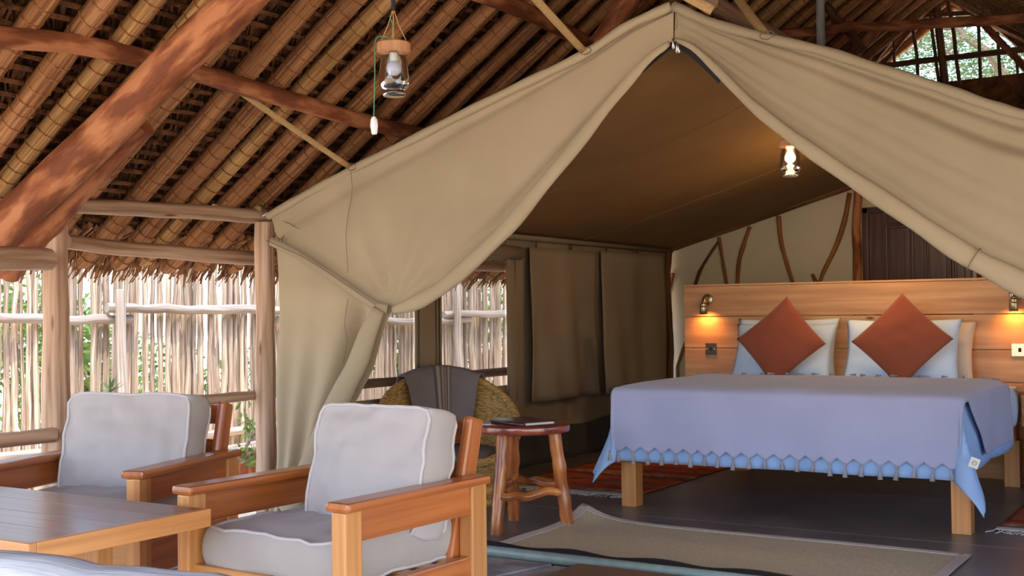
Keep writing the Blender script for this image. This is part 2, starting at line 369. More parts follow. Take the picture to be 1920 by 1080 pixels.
# --- thatched roof
ce = empty('ceiling', (XR, 5, zr(XR))); ce['kind'] = 'structure'; ce['label'] = 'underside of the palm thatch roof over reed bundle rafters'
for side in (-1, 1):
    Ls = SLOPE if side < 0 else SLOPE*.98
    m = MB()
    a, b, c, d = roof_pt(side, -.13, Y0, .15), roof_pt(side, -.13, Y1, .15), roof_pt(side, Ls, Y1, .15), roof_pt(side, Ls, Y0, .15)
    m.quad(a, b, c, d); up = V((0, 0, .12)); m.quad(a+up, d+up, c+up, b+up)
    m.quad(a, a+up, b+up, b); m.quad(d, c, c+up, d+up); m.quad(a, d, d+up, a+up); m.quad(b, b+up, c+up, c)
    m.build('thatch_backing', M['thatch'], ce)
    lath = MB(); lv = MB()
    n = int(Ls/.078)
    for k in range(n):
        s = .05 + k*.078 + U(-.008, .008)
        ns = 90
        lath.tube([roof_pt(side, s + .012*mnoise.noise(V((k*3.1, i*.4, 0))), lerp(Y0, Y1, i/ns), .050 + .006*mnoise.noise(V((k*2.1, i*.5, 4)))) for i in range(ns+1)], .0125, 6, jit=.2)
        y = Y0
        dens = .024 if side < 0 else .034
        while y < Y1:
            y += dens * U(.5, 1.5); wd = U(.01, .024); sl_ = U(.02, .11); ln = U(.10, .15)
            h0 = U(.056, .066); h1 = U(.05, .10)
            p0 = roof_pt(side, s-.01, y, h0); p1 = roof_pt(side, s-.01, y+wd, h0+U(-.01, .01))
            q1 = roof_pt(side, s+ln, y+sl_+wd*.6, h1); q0 = roof_pt(side, s+ln, y+sl_, h1+U(-.008, .008))
            lv.quad(p0, p1, q1, q0)
    lath.build('lath', M['lath'], ce)['kind'] = 'stuff'
    lv.build('palm_leaf_thatch', M['thatch'], ce)['kind'] = 'stuff'
# eave fringe of frond ends
m = MB()
for layer in range(6):
    y = Y0
    while y < Y1:
        y += U(.006, .02); wd = U(.008, .026); s = SLOPE - .30 + layer*.045 + U(-.03, .03)
        ln = U(.10, .24); sk = U(-.07, .05)
        a0 = roof_pt(-1, s, y, U(.0, .06)); a1 = roof_pt(-1, s, y+wd, U(.0, .06))
        dr = V((-.5, sk/ln*1.2, -.86)) if layer > 2 else V((-.8, sk/ln, -.6))
        e = (a0+a1)/2 + dr*ln*.75
        m.quad(a0, a1, e + V((0, wd*.3, 0)), e - V((0, wd*.3, 0)))
m.build('eave_fringe', M['fringe'], ce)['kind'] = 'stuff'
y = Y0 + .12 + .0; i = 0
while y < Y1 - .05:
    for side in (-1, 1):
        r = U(.041, .055); yj = y + U(-.02, .02); yk = yj + U(-.05, .05); ph = U(0, 9); n = 26
        Le = SLOPE - U(.02, .1)
        f = lambda t: roof_pt(side, t*Le, lerp(yj, yk, t) + .015*mnoise.noise(V((ph, t*4, 0))), -.002 + .012*mnoise.noise(V((ph+4, t*4, 0))))
        pts = [f(k/n) for k in range(n+1)]
        ra = MB(); ra.tube(pts + [f(1.012)], [r*(1+.1*mnoise.noise(V((ph, k*.6, 7)))) for k in range(n+1)] + [r*.5], 11, jit=.04)
        ro = ra.build('rafter', M['reed_pale'] if random.random() < .2 else M['reed'], ce, smooth=True, angle=.7)
        tw = MB(); nr = int(Le/.083)
        for k in range(nr):
            t = (k+.5+U(-.15, .15))/nr; c = f(t); ax = (f(min(1, t+.01)) - f(max(0, t-.01))).normalized()
            ax = (ax + V((U(-.12, .12), U(-.12, .12), U(-.12, .12)))).normalized()
            b1 = ax.cross(V((0, 1, 0))).normalized(); b2 = ax.cross(b1)
            tw.tube([c + (b1*cos(q*pi/5) + b2*sin(q*pi/5))*r*1.06 for q in range(11)], .0034, 4, cap=False)
            if random.random() < .4:
                q = c - V((0, 0, r)); tw.tube([q, q + V((U(-.03, .03), U(-.03, .03), U(-.02, .01)))], .0012, 3, cap=False)
        tw.build('binding', M['twine'], ro)['kind'] = 'stuff'
    y += .238; i += 1
# purlins and posts
def thing_log(name, a, b, r0, r1, mat, label, cat, n=14, wob=.012, sides=12, w=.06, group=None, pts=None):
    m = MB(); p = pts or log_pts(a, b, n, wob); m.tube(p, rnd(r0, r1, len(p)-1, w), sides, jit=.015)
    o = m.build(name, M[mat], smooth=True, angle=.8)
    return tag(o, label, cat, group)
pl = smoothline([P(-140, 55, x=-4.11), P(0, 70, x=-4.11), P(150, 84, x=-4.11), P(300, 118, x=-4.11), P(420, 152, x=-4.11), P(560, 192, x=-4.11), P(760, 247, x=-4.11), V((-4.11, 8, 2.19)), V((-4.11, 10.2, 2.2))], 40)
thing_log('roof_purlin', 0, 0, .045, .045, 'log_red', 'crooked reddish purlin log crossing the reed rafters behind the thick diagonal log', 'log', pts=pl)
pl = smoothline([V((-3.3, 1.1, 2.72)), V((-3.3, 3.5, 2.74)), P(930, 0, x=-3.3), P(1020, 38, x=-3.3), P(1110, 82, x=-3.3), V((-3.3, 8, 2.76)), V((-3.3, 10.2, 2.78))], 40)
thing_log('roof_purlin', 0, 0, .045, .04, 'log_red', 'reddish purlin log high under the thatch, partly hidden by a beige strap', 'log', pts=pl)
_a, _b = P(491, -40, y=3.5), P(-70, 501, y=3.35)
thing_log('principal_rafter', _a + (_a-_b)*.75, _b, .066, .10, 'log_red', 'thick peeled red log running diagonally up the thatch at upper left', 'log', wob=.007, sides=16, w=.05)
thing_log('rafter_brace', P(262, 232, y=3.62), P(10, 500, y=3.5), .06, .085, 'log_red', 'shorter red log tucked beneath the thick diagonal log', 'log', wob=.012, sides=14)
thing_log('veranda_post', V((-4.8, 3.6, 0)), P(104, 388, y=3.6), .075, .052, 'log_tan', 'tapered upright tan log post behind the left armchair', 'post', wob=.006, sides=16, w=.04)
thing_log('corner_post', V((-4.79, 4.99, 0)), V((-4.79, 4.99, 1.69)), .062, .052, 'log_tan', 'pinkish log post half hidden behind the front left tent corner', 'post', wob=.004, sides=14)
thing_log('veranda_post', V((-4.9, 9.6, 0)), V((-4.9, 9.6, 1.7)), .055, .05, 'log_tan', 'log post outside the far end of the tent side wall', 'post', wob=.004)
thing_log('wall_plate', P(104, 384, y=3.56), V((-4.84, 5.3, 1.735)), .036, .046, 'log_tan', 'tan log beam lying on the post tops, ending at the tent corner', 'beam', wob=.008, w=.04)
thing_log('wall_plate', V((-4.86, 5.2, 1.74)), V((-4.86, 10.2, 1.74)), .045, .045, 'log_tan', 'log beam along the outside of the tent roof edge', 'beam', wob=.01)
thing_log('wall_plate', P(-120, 487, y=2.75), P(90, 485, y=3.48), .052, .052, 'log_tan', 'short sawn log beam butting against the left post from the left edge', 'beam', wob=.004, w=.03)
thing_log('eave_purlin', P(122, 455, x=-5.08), P(512, 487, x=-5.1), .038, .043, 'log_tan', 'lower log purlin just above the thatch fringe', 'log', wob=.006, w=.04)
thing_log('eave_purlin', V((-5.1, 5.5, 1.5)), V((-5.1, 10.2, 1.54)), .042, .04, 'log_tan', 'log purlin above the fringe seen through the tent window', 'log', wob=.006)
thing_log('veranda_rail', V((-4.8, 1.0, .60)), P(100, 815, y=3.55), .036, .036, 'log_tan', 'rounded handrail ending at the left post', 'rail', wob=.004)
thing_log('veranda_rail', V((-4.8, 3.66, .70)), P(506, 738, y=5.1), .03, .028, 'log_tan', 'thin handrail between the left post and the tent corner', 'rail', wob=.004)
thing_log('veranda_rail', V((-4.9, 5.2, .70)), V((-4.9, 9.6, .70)), .032, .03, 'log_dark', 'brown handrail outside, seen through the tent window mesh', 'rail', wob=.004)
c0, c1 = P(-200, 1078, z=.76), P(440, 1156, z=.76)
thing_log('front_rail', c0, c1, .052, .05, 'log_grey', 'thick silvery grey log rail across the bottom left corner', 'rail', wob=.004, sides=18, n=16)
# timbers above the tent
thing_log('roof_post', P(1539, 105, y=8.2), P(1539, -75, y=8.2) + V((0, 0, .35)), .031, .031, 'log_grey', 'pale grey square-looking upright pole above the tent roof', 'post', wob=.002, w=.02)
pl = smoothline([P(1400, 72, y=8.35), P(1480, 62, y=8.35), P(1545, 58, y=8.35), P(1600, 50, y=8.35), P(1680, 49, y=8.35), P(1760, 43, y=8.35), P(1860, 38, y=8.35), P(1930, 32, y=8.35), P(2050, 24, y=8.35)], 30)
thing_log('tie_beam', 0, 0, .034, .036, 'log_red', 'long crooked tie beam crossing in front of the open gable', 'beam', pts=pl)
thing_log('roof_brace', P(1535, 0, y=8.6), P(1618, 92, y=8.6), .032, .03, 'log_dark', 'thin brace slanting down right of the pale upright pole', 'pole')
thing_log('principal_rafter', P(1215, -45, y=6.2), P(1120, 85, y=6.1), .055, .06, 'log_red', 'rough red log rafter left of the tent apex', 'log')
thing_log('principal_rafter', P(1800, -140, y=9.6), P(1560, 150, y=9.6), .055, .055, 'log_red', 'red log rafter beside the open gable on its left', 'log')
thing_log('ridge_log', P(1332, 4, y=5.2), P(1650, 179, z=P(1332, 4, y=5.2).z), .045, .045, 'log_tan', 'log with a pale sawn end just above the tent apex', 'log', wob=.004)
thing_log('roof_brace', P(1345, 20, y=6.4), P(1465, 72, y=6.4), .05, .04, 'log_red', 'reddish log between the apex strap and the right strap', 'log')
thing_log('roof_purlin', V((-1.0, 1.2, zr(-1.0)-.09)), V((-1.0, 10.2, zr(-1.0)-.09)), .045, .045, 'log_red', 'purlin log on the right hand roof slope', 'log')

# --- gable lattice at the far end
ga = empty('gable_lattice', (-2.1, 10.2, 2.9), label='dark pole lattice in the open gable at upper right', cat='lattice')
GY = 10.2
def gp_(pts, r, nm, mt='log_dark'):
    MB().tube(smoothline([P(u, v, y=GY) for u, v in pts], 12), r, 7, jit=.05).build(nm, M[mt], ga, smooth=True)
gp_([(1742, -60), (1746, 40), (1752, 90), (1761, 160)], .014, 'upright_pole')
gp_([(1755, -60), (1757, 20), (1765, 90), (1772, 160)], .033, 'upright_pole')
gp_([(1768, -60), (1778, 10), (1788, 60), (1793, 110), (1800, 160)], .016, 'upright_pole')
gp_([(1710, 35), (1714, 70), (1719, 105), (1721, 145)], .015, 'upright_pole')
gp_([(1672, 48), (1676, 80), (1677, 120)], .011, 'upright_pole')
gp_([(1834, 30), (1836, 80), (1839, 160)], .014, 'upright_pole')
gp_([(1870, 60), (1873, 110), (1876, 160)], .014, 'upright_pole')
gp_([(1905, 90), (1907, 125), (1912, 170)], .011, 'upright_pole')
gp_([(1790, -10), (1815, 20), (1850, 35)], .024, 'cross_pole')
gp_([(1655, 124), (1740, 113), (1830, 103), (1960, 88)], .026, 'cross_pole')
gp_([(1690, 36), (1740, 28), (1820, 24), (1930, 12)], .02, 'cross_pole')
gp_([(1655, 122), (1680, 90), (1712, 50), (1750, 5)], .018, 'cross_pole')
gp_([(1640, 110), (1690, 50), (1740, -5)], .03, 'verge_pole', 'log_red')
gp_([(1790, -20), (1850, 52), (1935, 140)], .03, 'verge_pole', 'log_red')
# thatched infill below and beside the open gable
m = MB()
def tri(a, b, c): m.v += [a, b, c]; n = len(m.v); m.f.append((n-3, n-2, n-1)); m.uv.append(((0, 0), (1, 0), (1, 1)))
GT = 10.6
gl, gr = P(1625, 128, y=GT), P(1960, 133, y=GT); gl.z = P(1760, 153, y=GT).z - .02; gl.x -= .1
ap = P(1765, -35, y=GT)
m.quad(V((XE, GT, 1.45)), V((1.2, GT, 1.45)), gr, gl)
m.quad(V((XE, GT, 1.45)), gl, ap, V((XR, GT, 3.95))); m.quad(gr, V((1.2, GT, 1.45)), V((XR, GT, 3.95)), ap)
o = m.build('gable_thatch', M['thatch'], solid=.06); tag(o, 'dark thatch panel below the open gable', 'thatch', kind='structure')

# --- back wall with branches, post, door
m = MB()
WB = 10.44
wz = lambda x: 1.74 + .285*(x+4.72) if x < -2.19 else 1.74 + .285*(2.53) - .285*(x+2.19)
dx0, dx1, dz = P(1622, 500, y=WB).x, P(1822, 500, y=WB).x, P(1700, 387, y=WB).z
def wq(x0, x1, z0a, z0b): m.quad(V((x0, WB, z0a)), V((x1, WB, z0b)), V((x1, WB, wz(x1))), V((x0, WB, wz(x0))))
wq(-4.75, dx0, 0, 0)
xm = -2.19
wq(dx0, xm, dz, dz); wq(xm, dx1, dz, dz)
wq(dx1, .35, 0, 0)
wb = m.build('wall_back', M['plaster'], solid=.08); wb.location.y += .04; tag(wb, 'cream plastered back wall with branches set into it', None, kind='structure')
def twig(pts, r, nm='wall_branch', mt='branch'):
    p = smoothline([P(u, v, y=WB-.02) for u, v in pts], 12)
    MB().tube(p, rnd(r, r*.8, 12, .15), 8, jit=.05).build(nm, M[mt], wb, local=False, smooth=True)
M['twig'] = material('brown branch', srgb(120, 76, 42), srgb(164, 108, 62), .6, (30, 3, 1), 'UV', .4, (40, 4, 1))
twig([(1300, 545), (1312, 510), (1328, 482), (1348, 452)], .018, mt='log_dark')
twig([(1348, 445), (1353, 475), (1363, 535)], .018, mt='twig')
twig([(1382, 540), (1386, 490), (1396, 455), (1406, 425)], .022, mt='twig')
twig([(1460, 405), (1464, 450), (1474, 490), (1489, 540)], .022, mt='twig')
twig([(1593, 362), (1583, 415), (1566, 465), (1544, 510), (1532, 545)], .024, mt='twig')
twig([(1533, 535), (1523, 514)], .02, mt='twig')
twig([(1262, 512), (1254, 548)], .018, mt='log_red')
twig([(1272, 720), (1270, 690), (1276, 670), (1292, 625)], .02, mt='twig')
twig([(1834, 470), (1836, 545)], .022, mt='log_dark')
d1 = empty('door_1', ((dx0+dx1)/2, WB, 0)); d1['kind'] = 'structure'; d1['label'] = 'dark mahogany panelled door behind the headboard'
for x in (dx0+.02, dx1-.02): MB().box((x, WB-.01, dz/2), (.05, .1, dz)).build('door_jamb', M['door'], d1, bevel=.004)
MB().box(((dx0+dx1)/2, WB-.01, dz-.02), (dx1-dx0, .1, .05)).build('door_head', M['door'], d1, bevel=.004)
MB().box(((dx0+dx1)/2, WB+.02, dz/2-.02), (dx1-dx0-.08, .04, dz-.04)).build('door_leaf', M['door'], d1)
for u0, u1 in ((1662, 1711), (1735, 1781), (1787, 1815)):
    x0, x1 = P(u0, 450, y=WB).x, P(u1, 450, y=WB).x
    for zt, zb in ((P(1690, 420, y=WB).z, 1.15), (1.05, .15)):
        cx, cz = (x0+x1)/2, (zt+zb)/2
        pn = MB()
        for zz in (zt, zb): pn.box((cx, WB-.005, zz), (x1-x0, .03, .022))
        for xx in (x0, x1): pn.box((xx, WB-.005, cz), (.022, .03, zt-zb))
        po = MB().box((cx, WB-.002, cz), (x1-x0-.05, .02, zt-zb-.06)).build('door_panel', M['door'], d1, bevel=.008)
        pn.build('panel_moulding', M['door'], po, bevel=.006)
thing_log('tent_pole', V(P(1607, 700, y=10.34)), P(1607, 350, y=10.34) + V((0, 0, 0)), .042, .036, 'log_red', 'upright red-brown log left of the dark door', 'pole', w=.03)
thing_log('tent_pole', V((-4.70, 10.30, 0)), V((-4.70, 10.30, 1.75)), .035, .03, 'log_dark', 'knobbly upright pole at the back left tent corner', 'pole', w=.1)
thing_log('roof_pole', V((-4.72, 10.32, 1.73)), V((-2.19, 10.32, 2.44)), .03, .03, 'log_dark', 'dark pole under the back edge of the tent roof', 'pole', wob=.006)

# ================================================================== TENT
YF = 4.95; XL = -4.72; XRt = .34; ZE = 1.73; YB = 10.38
te = empty('safari_tent', (-2.19, YF, 0), label='large beige canvas safari tent with its front flaps tied back', cat='tent')
APX = P(1270, 8, y=YF)
def pxl(pts, y=YF): return [P(u, v, y=y) for u, v in pts]
LB1 = pxl([(1262, 8), (1180, 46), (1098, 99), (990, 152), (880, 206), (770, 262), (660, 317), (580, 360), (507, 402)])
RB1 = pxl([(1262, 76), (1238, 92), (1190, 140), (1130, 212), (1060, 297), (985, 388), (940, 438), (860, 510), (800, 552)])
LB2 = pxl([(507, 402), (514, 425), (517, 452)]); RB2 = pxl([(800, 552), (770, 568), (737, 580)])
LB3 = pxl([(517, 452), (524, 520), (525, 700), (524, 870), (504, 974)])
RB3 = pxl([(737, 580), (716, 620), (697, 690), (660, 760), (610, 860), (566, 958)])
TIE = P(733, 580, y=YF)
def wr_left(p, s, t):
    r = sqrt((p.x-TIE.x)**2 + (p.z-TIE.z)**2); a = atan2(p.z-TIE.z, p.x-TIE.x)
    d = .02*sin(a*13+.5)*exp(-r*2.0)*min(1, r*6) + .012*sin(a*7)*exp(-r*.9)*min(1, r*3)
    d += .012*mnoise.noise(V((p.x*1.6, p.z*1.6, 3))) + .03*sin(pi*min(1, max(0, t)))*sin(pi*min(1, s*1.3))
    return d
def patch(L, Rr, nu, nv, fn, m, s0=0, s1=1):
    def f(i, j):
        a, b = poly(L, j), poly(Rr, j); p = a.lerp(b, i); s = lerp(s0, s1, j)
        return p - V((0, fn(p, s, i), 0))
    m.grid(f, nu, nv)
m = MB()
patch(LB1, RB1, 46, 70, lambda p, s, t: wr_left(p, s, t) + .014*exp(-((t-.13)/.05)**2)*(-1) + .018*exp(-(t/.07)**2) - .045*min(1, s*2.2)*max(0, min(1, (.66-s)/.2))*exp(-((t-.92)/.035)**2), m, 0, .7)
patch(LB2, RB2, 46, 6, wr_left, m, .7, .75)
def wr_low(p, s, t):
    k = max(0, min(1, (TIE.z - p.z + .1)/.5))
    return wr_left(p, s, t)*(1-k) + .02*k*sin(t*9+p.z*1.4) + .012*k*sin(t*23+1.3) - .15*exp(-((t-.76)/.07)**2)*min(1, k*1.8) + .008*mnoise.noise(p*3)
patch(LB3, RB3, 46, 40, wr_low, m, .75, 1)
fp = m.build('front_flap', M['canvas'], te, smooth=True)
# edge rolls of the left flap
rb = smoothline(pxl([(1260, 84), (1232, 104), (1186, 152), (1124, 226), (1050, 318), (975, 408), (915, 470), (845, 532), (790, 566), (745, 582)]), 46)
m = MB(); m.tube([p - V((.0, .034, -.0)) + V((0, .01*mnoise.noise(V((i*.2, 0, 0))), 0)) for i, p in enumerate(rb)],
                 [lerp(.012, .042, min(1, (i/26))**.8)*(1+.07*sin(i*.8)) * (1 if i < 40 else 1-(i-40)*.07) for i in range(47)], 14, flat=.6)
m.build('flap_edge_roll', M['canvas'], te, smooth=True)
rb = smoothline(pxl([(728, 580), (708, 625), (688, 680), (660, 735), (630, 800), (600, 865), (570, 930), (556, 955)]), 30)
m = MB(); m.tube([p - V((0.015, .06, 0)) for p in rb], [lerp(.035, .066, min(1, i/8)) * (1+.08*sin(i*.5)) for i in range(31)], 14, flat=.6)
m.build('flap_edge_roll', M['canvas'], te, smooth=True)
# tie back band and its pleats
def band(pts, wd, mat, nm, off=.03, y=YF, parent=None, th=.004):
    p = [q - V((0, off, 0)) for q in smoothline(pxl(pts, y), 24)]
    m = MB()
    def f(i, j):
        k = int(round(j*24)); q = p[k]; t = (p[min(24, k+1)]-p[max(0, k-1)]).normalized(); nrm = V((-t.z, 0, t.x))
        return q + nrm*(i-.5)*wd - V((0, .006*sin(pi*i), 0))
    m.grid(f, 3, 24)
    return m.build(nm, M[mat], parent or te, smooth=True, solid=th)
band([(519, 452), (570, 478), (620, 510), (670, 544), (712, 572), (738, 580)], .05, 'canvas', 'tie_back', .05)
def seam(pts, off=.035, nm='seam', r=.0016, y=YF):
    p = smoothline(pxl(pts, y), 40); q = []
    for a in p: q.append(a - V((0, off, 0)))
    m = MB(); m.tube(q, r, 4); return m.build(nm, M['stitch'], te)
seam([(668, 322), (670, 360), (662, 410), (659, 450), (663, 512)], .045)
seam([(664, 560), (658, 605), (662, 640), (655, 680)], .05)
seam([(517, 452), (590, 485), (660, 530), (722, 572)], .078)
# right flap
XE2 = V((.36, YF, 1.74))
LBR = pxl([(1266, 8), (1340, 40), (1443, 68), (1547, 92), (1647, 124), (1763, 160), (1850, 190), (1925, 212), (2060, 238)]) + [XE2]
RBR = pxl([(1264, 76), (1300, 93), (1345, 132), (1400, 188), (1440, 225), (1500, 270), (1560, 312), (1640, 368), (1720, 425), (1800, 480), (1860, 516), (1925, 552), (2010, 590)]) + [V((-.3, YF, 1.02))]
def wr_right(p, s, t):
    k = min(1, s*1.6)
    d = .014*exp(-(t/.05)**2) - .016*exp(-((t-.1)/.03)**2)
    d += k*(-.022*exp(-((t-.24)/.045)**2) + .014*exp(-((t-.32)/.06)**2) - .014*exp(-((t-.45-.1*s)/.05)**2) - .012*exp(-((t-.68+.1*s)/.05)**2) - .022*exp(-((t-.86)/.05)**2))
    d += .035*sin(pi*t)*k + .014*mnoise.noise(V((p.x*1.3, p.z*2.2, 9))) + .006*sin(t*26 + s*5)*(1-k)*min(1, s*8)
    return d
m = MB(); patch(LBR, RBR, 70, 80, wr_right, m)
LBW = [XE2, V((.36, YF, 1.2)), V((.36, YF, 0))]; RBW = [V((-.3, YF, 1.02)), V((-.28, YF, .9)), V((.1, YF, 0))]
patch(LBW, RBW, 24, 24, lambda p, s, t: .02*sin(t*14) + .01, m)
m.build('front_flap', M['canvas'], te, smooth=True)
rb = smoothline(pxl([(1266, 82), (1300, 98), (1345, 140), (1400, 196), (1440, 230), (1500, 276), (1560, 318), (1640, 372), (1720, 426), (1800, 480), (1860, 512), (1925, 546), (2010, 582)]), 50)
m = MB(); m.tube([p + V((.012, -.03, .012)) for p in rb], [lerp(.008, .05, (i/50)**.8)*(1+.06*sin(i*.9)) for i in range(51)], 14, flat=.6)
m.build('flap_edge_roll', M['canvas'], te, smooth=True)
q = rb[39]; t_ = (rb[40]-rb[38]).normalized(); n_ = V((-t_.z, 0, t_.x))
m = MB(); m.tube([q + V((.012, -.03, .012)) + n_*cos(a)*.05 + V((0, -1, 0))*sin(a)*.035 for a in [k*pi/10-.3 for k in range(12)]], .0022, 4)
m.build('tie_cord', M['stitch'], te)
# roof hem sleeves along the front edge
for L, nm in ((LB1, 'roof_hem'), (LBR, 'roof_hem')):
    p = smoothline(L, 50)
    MB().tube([a - V((0, .02, .012)) for a in p], [.022*(1+.08*sin(i*1.1)) for i in range(51)], 12).build(nm, M['canvas'], te, smooth=True)
# zip and tape at the top of the opening
m = MB(); m.tube(smoothline([a + V((0, .01, 0)) for a in pxl([(1200, 132), (1230, 106), (1262, 84), (1290, 96), (1320, 122), (1350, 152)])], 20), .014, 6, flat=.25); m.build('zip_tape', M['zip'], te)
for u, v, l in ((1261, 72, 20), (1268, 78, 22), (1271, 82, 18)):
    a = P(u, v, y=YF-.05); b = P(u+2, v+l, y=YF-.05)
    z_ = MB(); z_.tube([a, a.lerp(b, .3), b], [.004, .003, .005], 6)
    for w_ in (-.006, .006): z_.tube([a.lerp(b, .4)+V((w_*.4, 0, 0)), a.lerp(b, .7)+V((w_, 0, 0)), b+V((w_*.6, 0, 0))], .0022, 5)
    z_.build('zip_pull', M['steel'], te, smooth=True)
seam([(1273, 22), (1274, 50), (1269, 62)], .03)
# roof canvas
def zf(x):                                       # front roof line (right side sags)
    pts = [(p.x, p.z) for p in reversed(LB1)] + [(p.x, p.z) for p in LBR]
    for (xa, za), (xb, zb) in zip(pts, pts[1:]):
        if xa <= x <= xb: return lerp(za, zb, (x-xa)/max(1e-6, xb-xa))
    return pts[-1][1] if x > pts[-1][0] else pts[0][1]
def zb_(x): return ZE + .285*(x-XL) if x < -2.19 else ZE + .285*2.53 - .285*(x+2.19)
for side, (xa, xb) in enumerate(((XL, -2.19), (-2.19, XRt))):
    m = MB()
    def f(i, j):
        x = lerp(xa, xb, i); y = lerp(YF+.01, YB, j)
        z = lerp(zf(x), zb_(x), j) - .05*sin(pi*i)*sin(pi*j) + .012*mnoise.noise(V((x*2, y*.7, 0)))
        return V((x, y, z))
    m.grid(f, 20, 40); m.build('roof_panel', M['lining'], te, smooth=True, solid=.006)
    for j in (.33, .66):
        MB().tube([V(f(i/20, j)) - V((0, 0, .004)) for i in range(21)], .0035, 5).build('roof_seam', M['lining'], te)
# side walls
yw = lambda u: P(u, 600, x=XL).y
zt, zs = P(823, 482, x=XL).z, P(948, 722, x=XL).z
yA, yB_, yC, yD = 5.25, yw(777), yw(823), yw(949)
sw = None
def wallpart(y0, y1, z0, z1, wob=.0, nm='side_wall', n=8, x=XL, mat='canvas_in', parent=None, fr=9):
    m = MB()
    m.grid(lambda i, j: V((x + wob*sin(lerp(y0, y1, i)*fr+j*1.2) + wob*1.2*mnoise.noise(V((lerp(y0, y1, i)*5, j*1.3, 2))), lerp(y0, y1, i), lerp(z0, z1, j))), max(2, n), 10)
    return m.build(nm, M[mat], parent or te, smooth=True, solid=.004)
sw = MB()
def wp(y0, y1, z0, z1, n=10, wob=.006):
    sw.grid(lambda i, j: V((XL + wob*sin(lerp(y0, y1, i)*7+j)*sin(pi*j), lerp(y0, y1, i), lerp(z0, z1, j))), n, 8)
wp(YF+.22, yA, 0, ZE); wp(yB_, yC, zs, zt); wp(yA, yD, 0, zs, 30); wp(yA, yD, zt, ZE, 30)
sw.grid(lambda i, j: V((XL + .02*sin(lerp(yD, YB, i)*11+j)*(sin(pi*j)) + .02*mnoise.noise(V((lerp(yD, YB, i)*4, j, 0))), lerp(yD, YB, i), lerp(0, ZE, j))), 60, 14)
sw.build('side_wall', M['canvas_in'], te, smooth=True, solid=.004)
for a, b in ((yA, yB_), (yC, yD)):
    m = MB(); m.quad(V((XL-.01, a, zs)), V((XL-.01, b, zs)), V((XL-.01, b, zt)), V((XL-.01, a, zt)))
    m.build('window_mesh', M['screen'], te)
for y in (yB_, yC, yD, yB_+.04, yC-.04, yD+.12):
    MB().tube([V((XL+.012, y, zs-.12)), V((XL+.014, y, (zs+zt)/2)), V((XL+.012, y, zt+.03))], .009, 6).build('window_binding', M['canvas_in'], te, smooth=True)
MB().tube([V((XL+.04, yw(700), zt+.075)), V((XL+.045, yw(850), zt+.075)), V((XL+.04, yw(968), zt+.06))], .05, 12, flat=.8).build('rolled_blind', M['canvas_in'], te, smooth=True)
for (ua, ub, va, vb) in ((985, 1109, 463, 756), (1122, 1236, 470, 740)):
    y0_, y1_ = yw(ua), yw(ub); z1_, z0_ = P(ua, va, x=XL+.03).z, P(ua, vb, x=XL+.03).z
    if ua > 1100: z0_ = P(1125, 739, x=XL+.03).z
    m = MB(); ph = U(0, 5)
    m.grid(lambda i, j: V((XL + .04 + .022*sin(i*9+ph+(1-j)*1.8)*(1.15-j) + .012*sin(i*19+j*2+ph)*(1.1-j) + .025*(1-j) + .02*mnoise.noise(V((i*4+ph, j*2, ph))),
                           lerp(y0_, y1_, i) + .02*sin(j*5+ph)*(i-.5), lerp(z0_, z1_, j))), 30, 24)
    bl = m.build('window_blind', M['canvas_in'], te, smooth=True, solid=.008)
for u in (922, 1000, 1066, 1131, 1190):
    yy = yw(u); MB().tube([V((XL+.02, yy, ZE-.01)), V((XL+.04, yy, ZE-.035)), V((XL+.03, yy+.005, ZE-.07))], .009, 6).build('toggle', M['log_dark'], te, smooth=True)
m = MB(); m.tube([V((XL+.02, YF+.3, ZE)), V((XL+.02, YB, ZE))], .028, 8); m.build('roof_sleeve', M['canvas_in'], te, smooth=True)
m = MB()
m.grid(lambda i, j: V((XL+.03+.05*(1-j)**2+.012*sin(i*60), lerp(YF+.3, YB, i), .004 + j*(.27+.03*sin(i*17)))), 60, 5)
m.build('ground_skirt', M['skirt'], te, smooth=True, solid=.004)
m = MB()
for a, b, c, d in ((YF, YB, 0, .55), (YF, YB, 1.5, ZE), (YF, 5.3, .55, 1.5), (6.5, 6.7, .55, 1.5), (8.0, YB, .55, 1.5)):
    m.quad(V((XRt, a, c)), V((XRt, b, c)), V((XRt, b, d)), V((XRt, a, d)))
m.build('side_wall', M['canvas_in'], te, solid=.004)
for a, b in ((5.3, 6.5), (6.7, 8.0)):  # unseen right wall: mesh windows added to let more light inside
    m = MB(); m.quad(V((XRt, a, .55)), V((XRt, b, .55)), V((XRt, b, 1.5)), V((XRt, a, 1.5))); m.build('window_mesh', M['screen'], te)
# sill along the front edge
sy = 4.76
MB().tube([V((-4.6, sy, .012)), V((.3, sy, .012))], .028, 12).build('sill_pipe', M['pipe'], te, smooth=True)
MB().box((-2.2, sy+.05, .012), (5.0, .012, .02)).build('sill_strip', M['fringe_rug'], te, bevel=.002)
m = MB()
m.grid(lambda i, j: V((lerp(-4.6, .3, i), sy+.06+j*(.07+.012*sin(i*55)), .022+.012*sin(pi*j)+.006*sin(i*70))), 160, 4)
m.build('sill_flap', M['zip'], te, smooth=True, solid=.004)
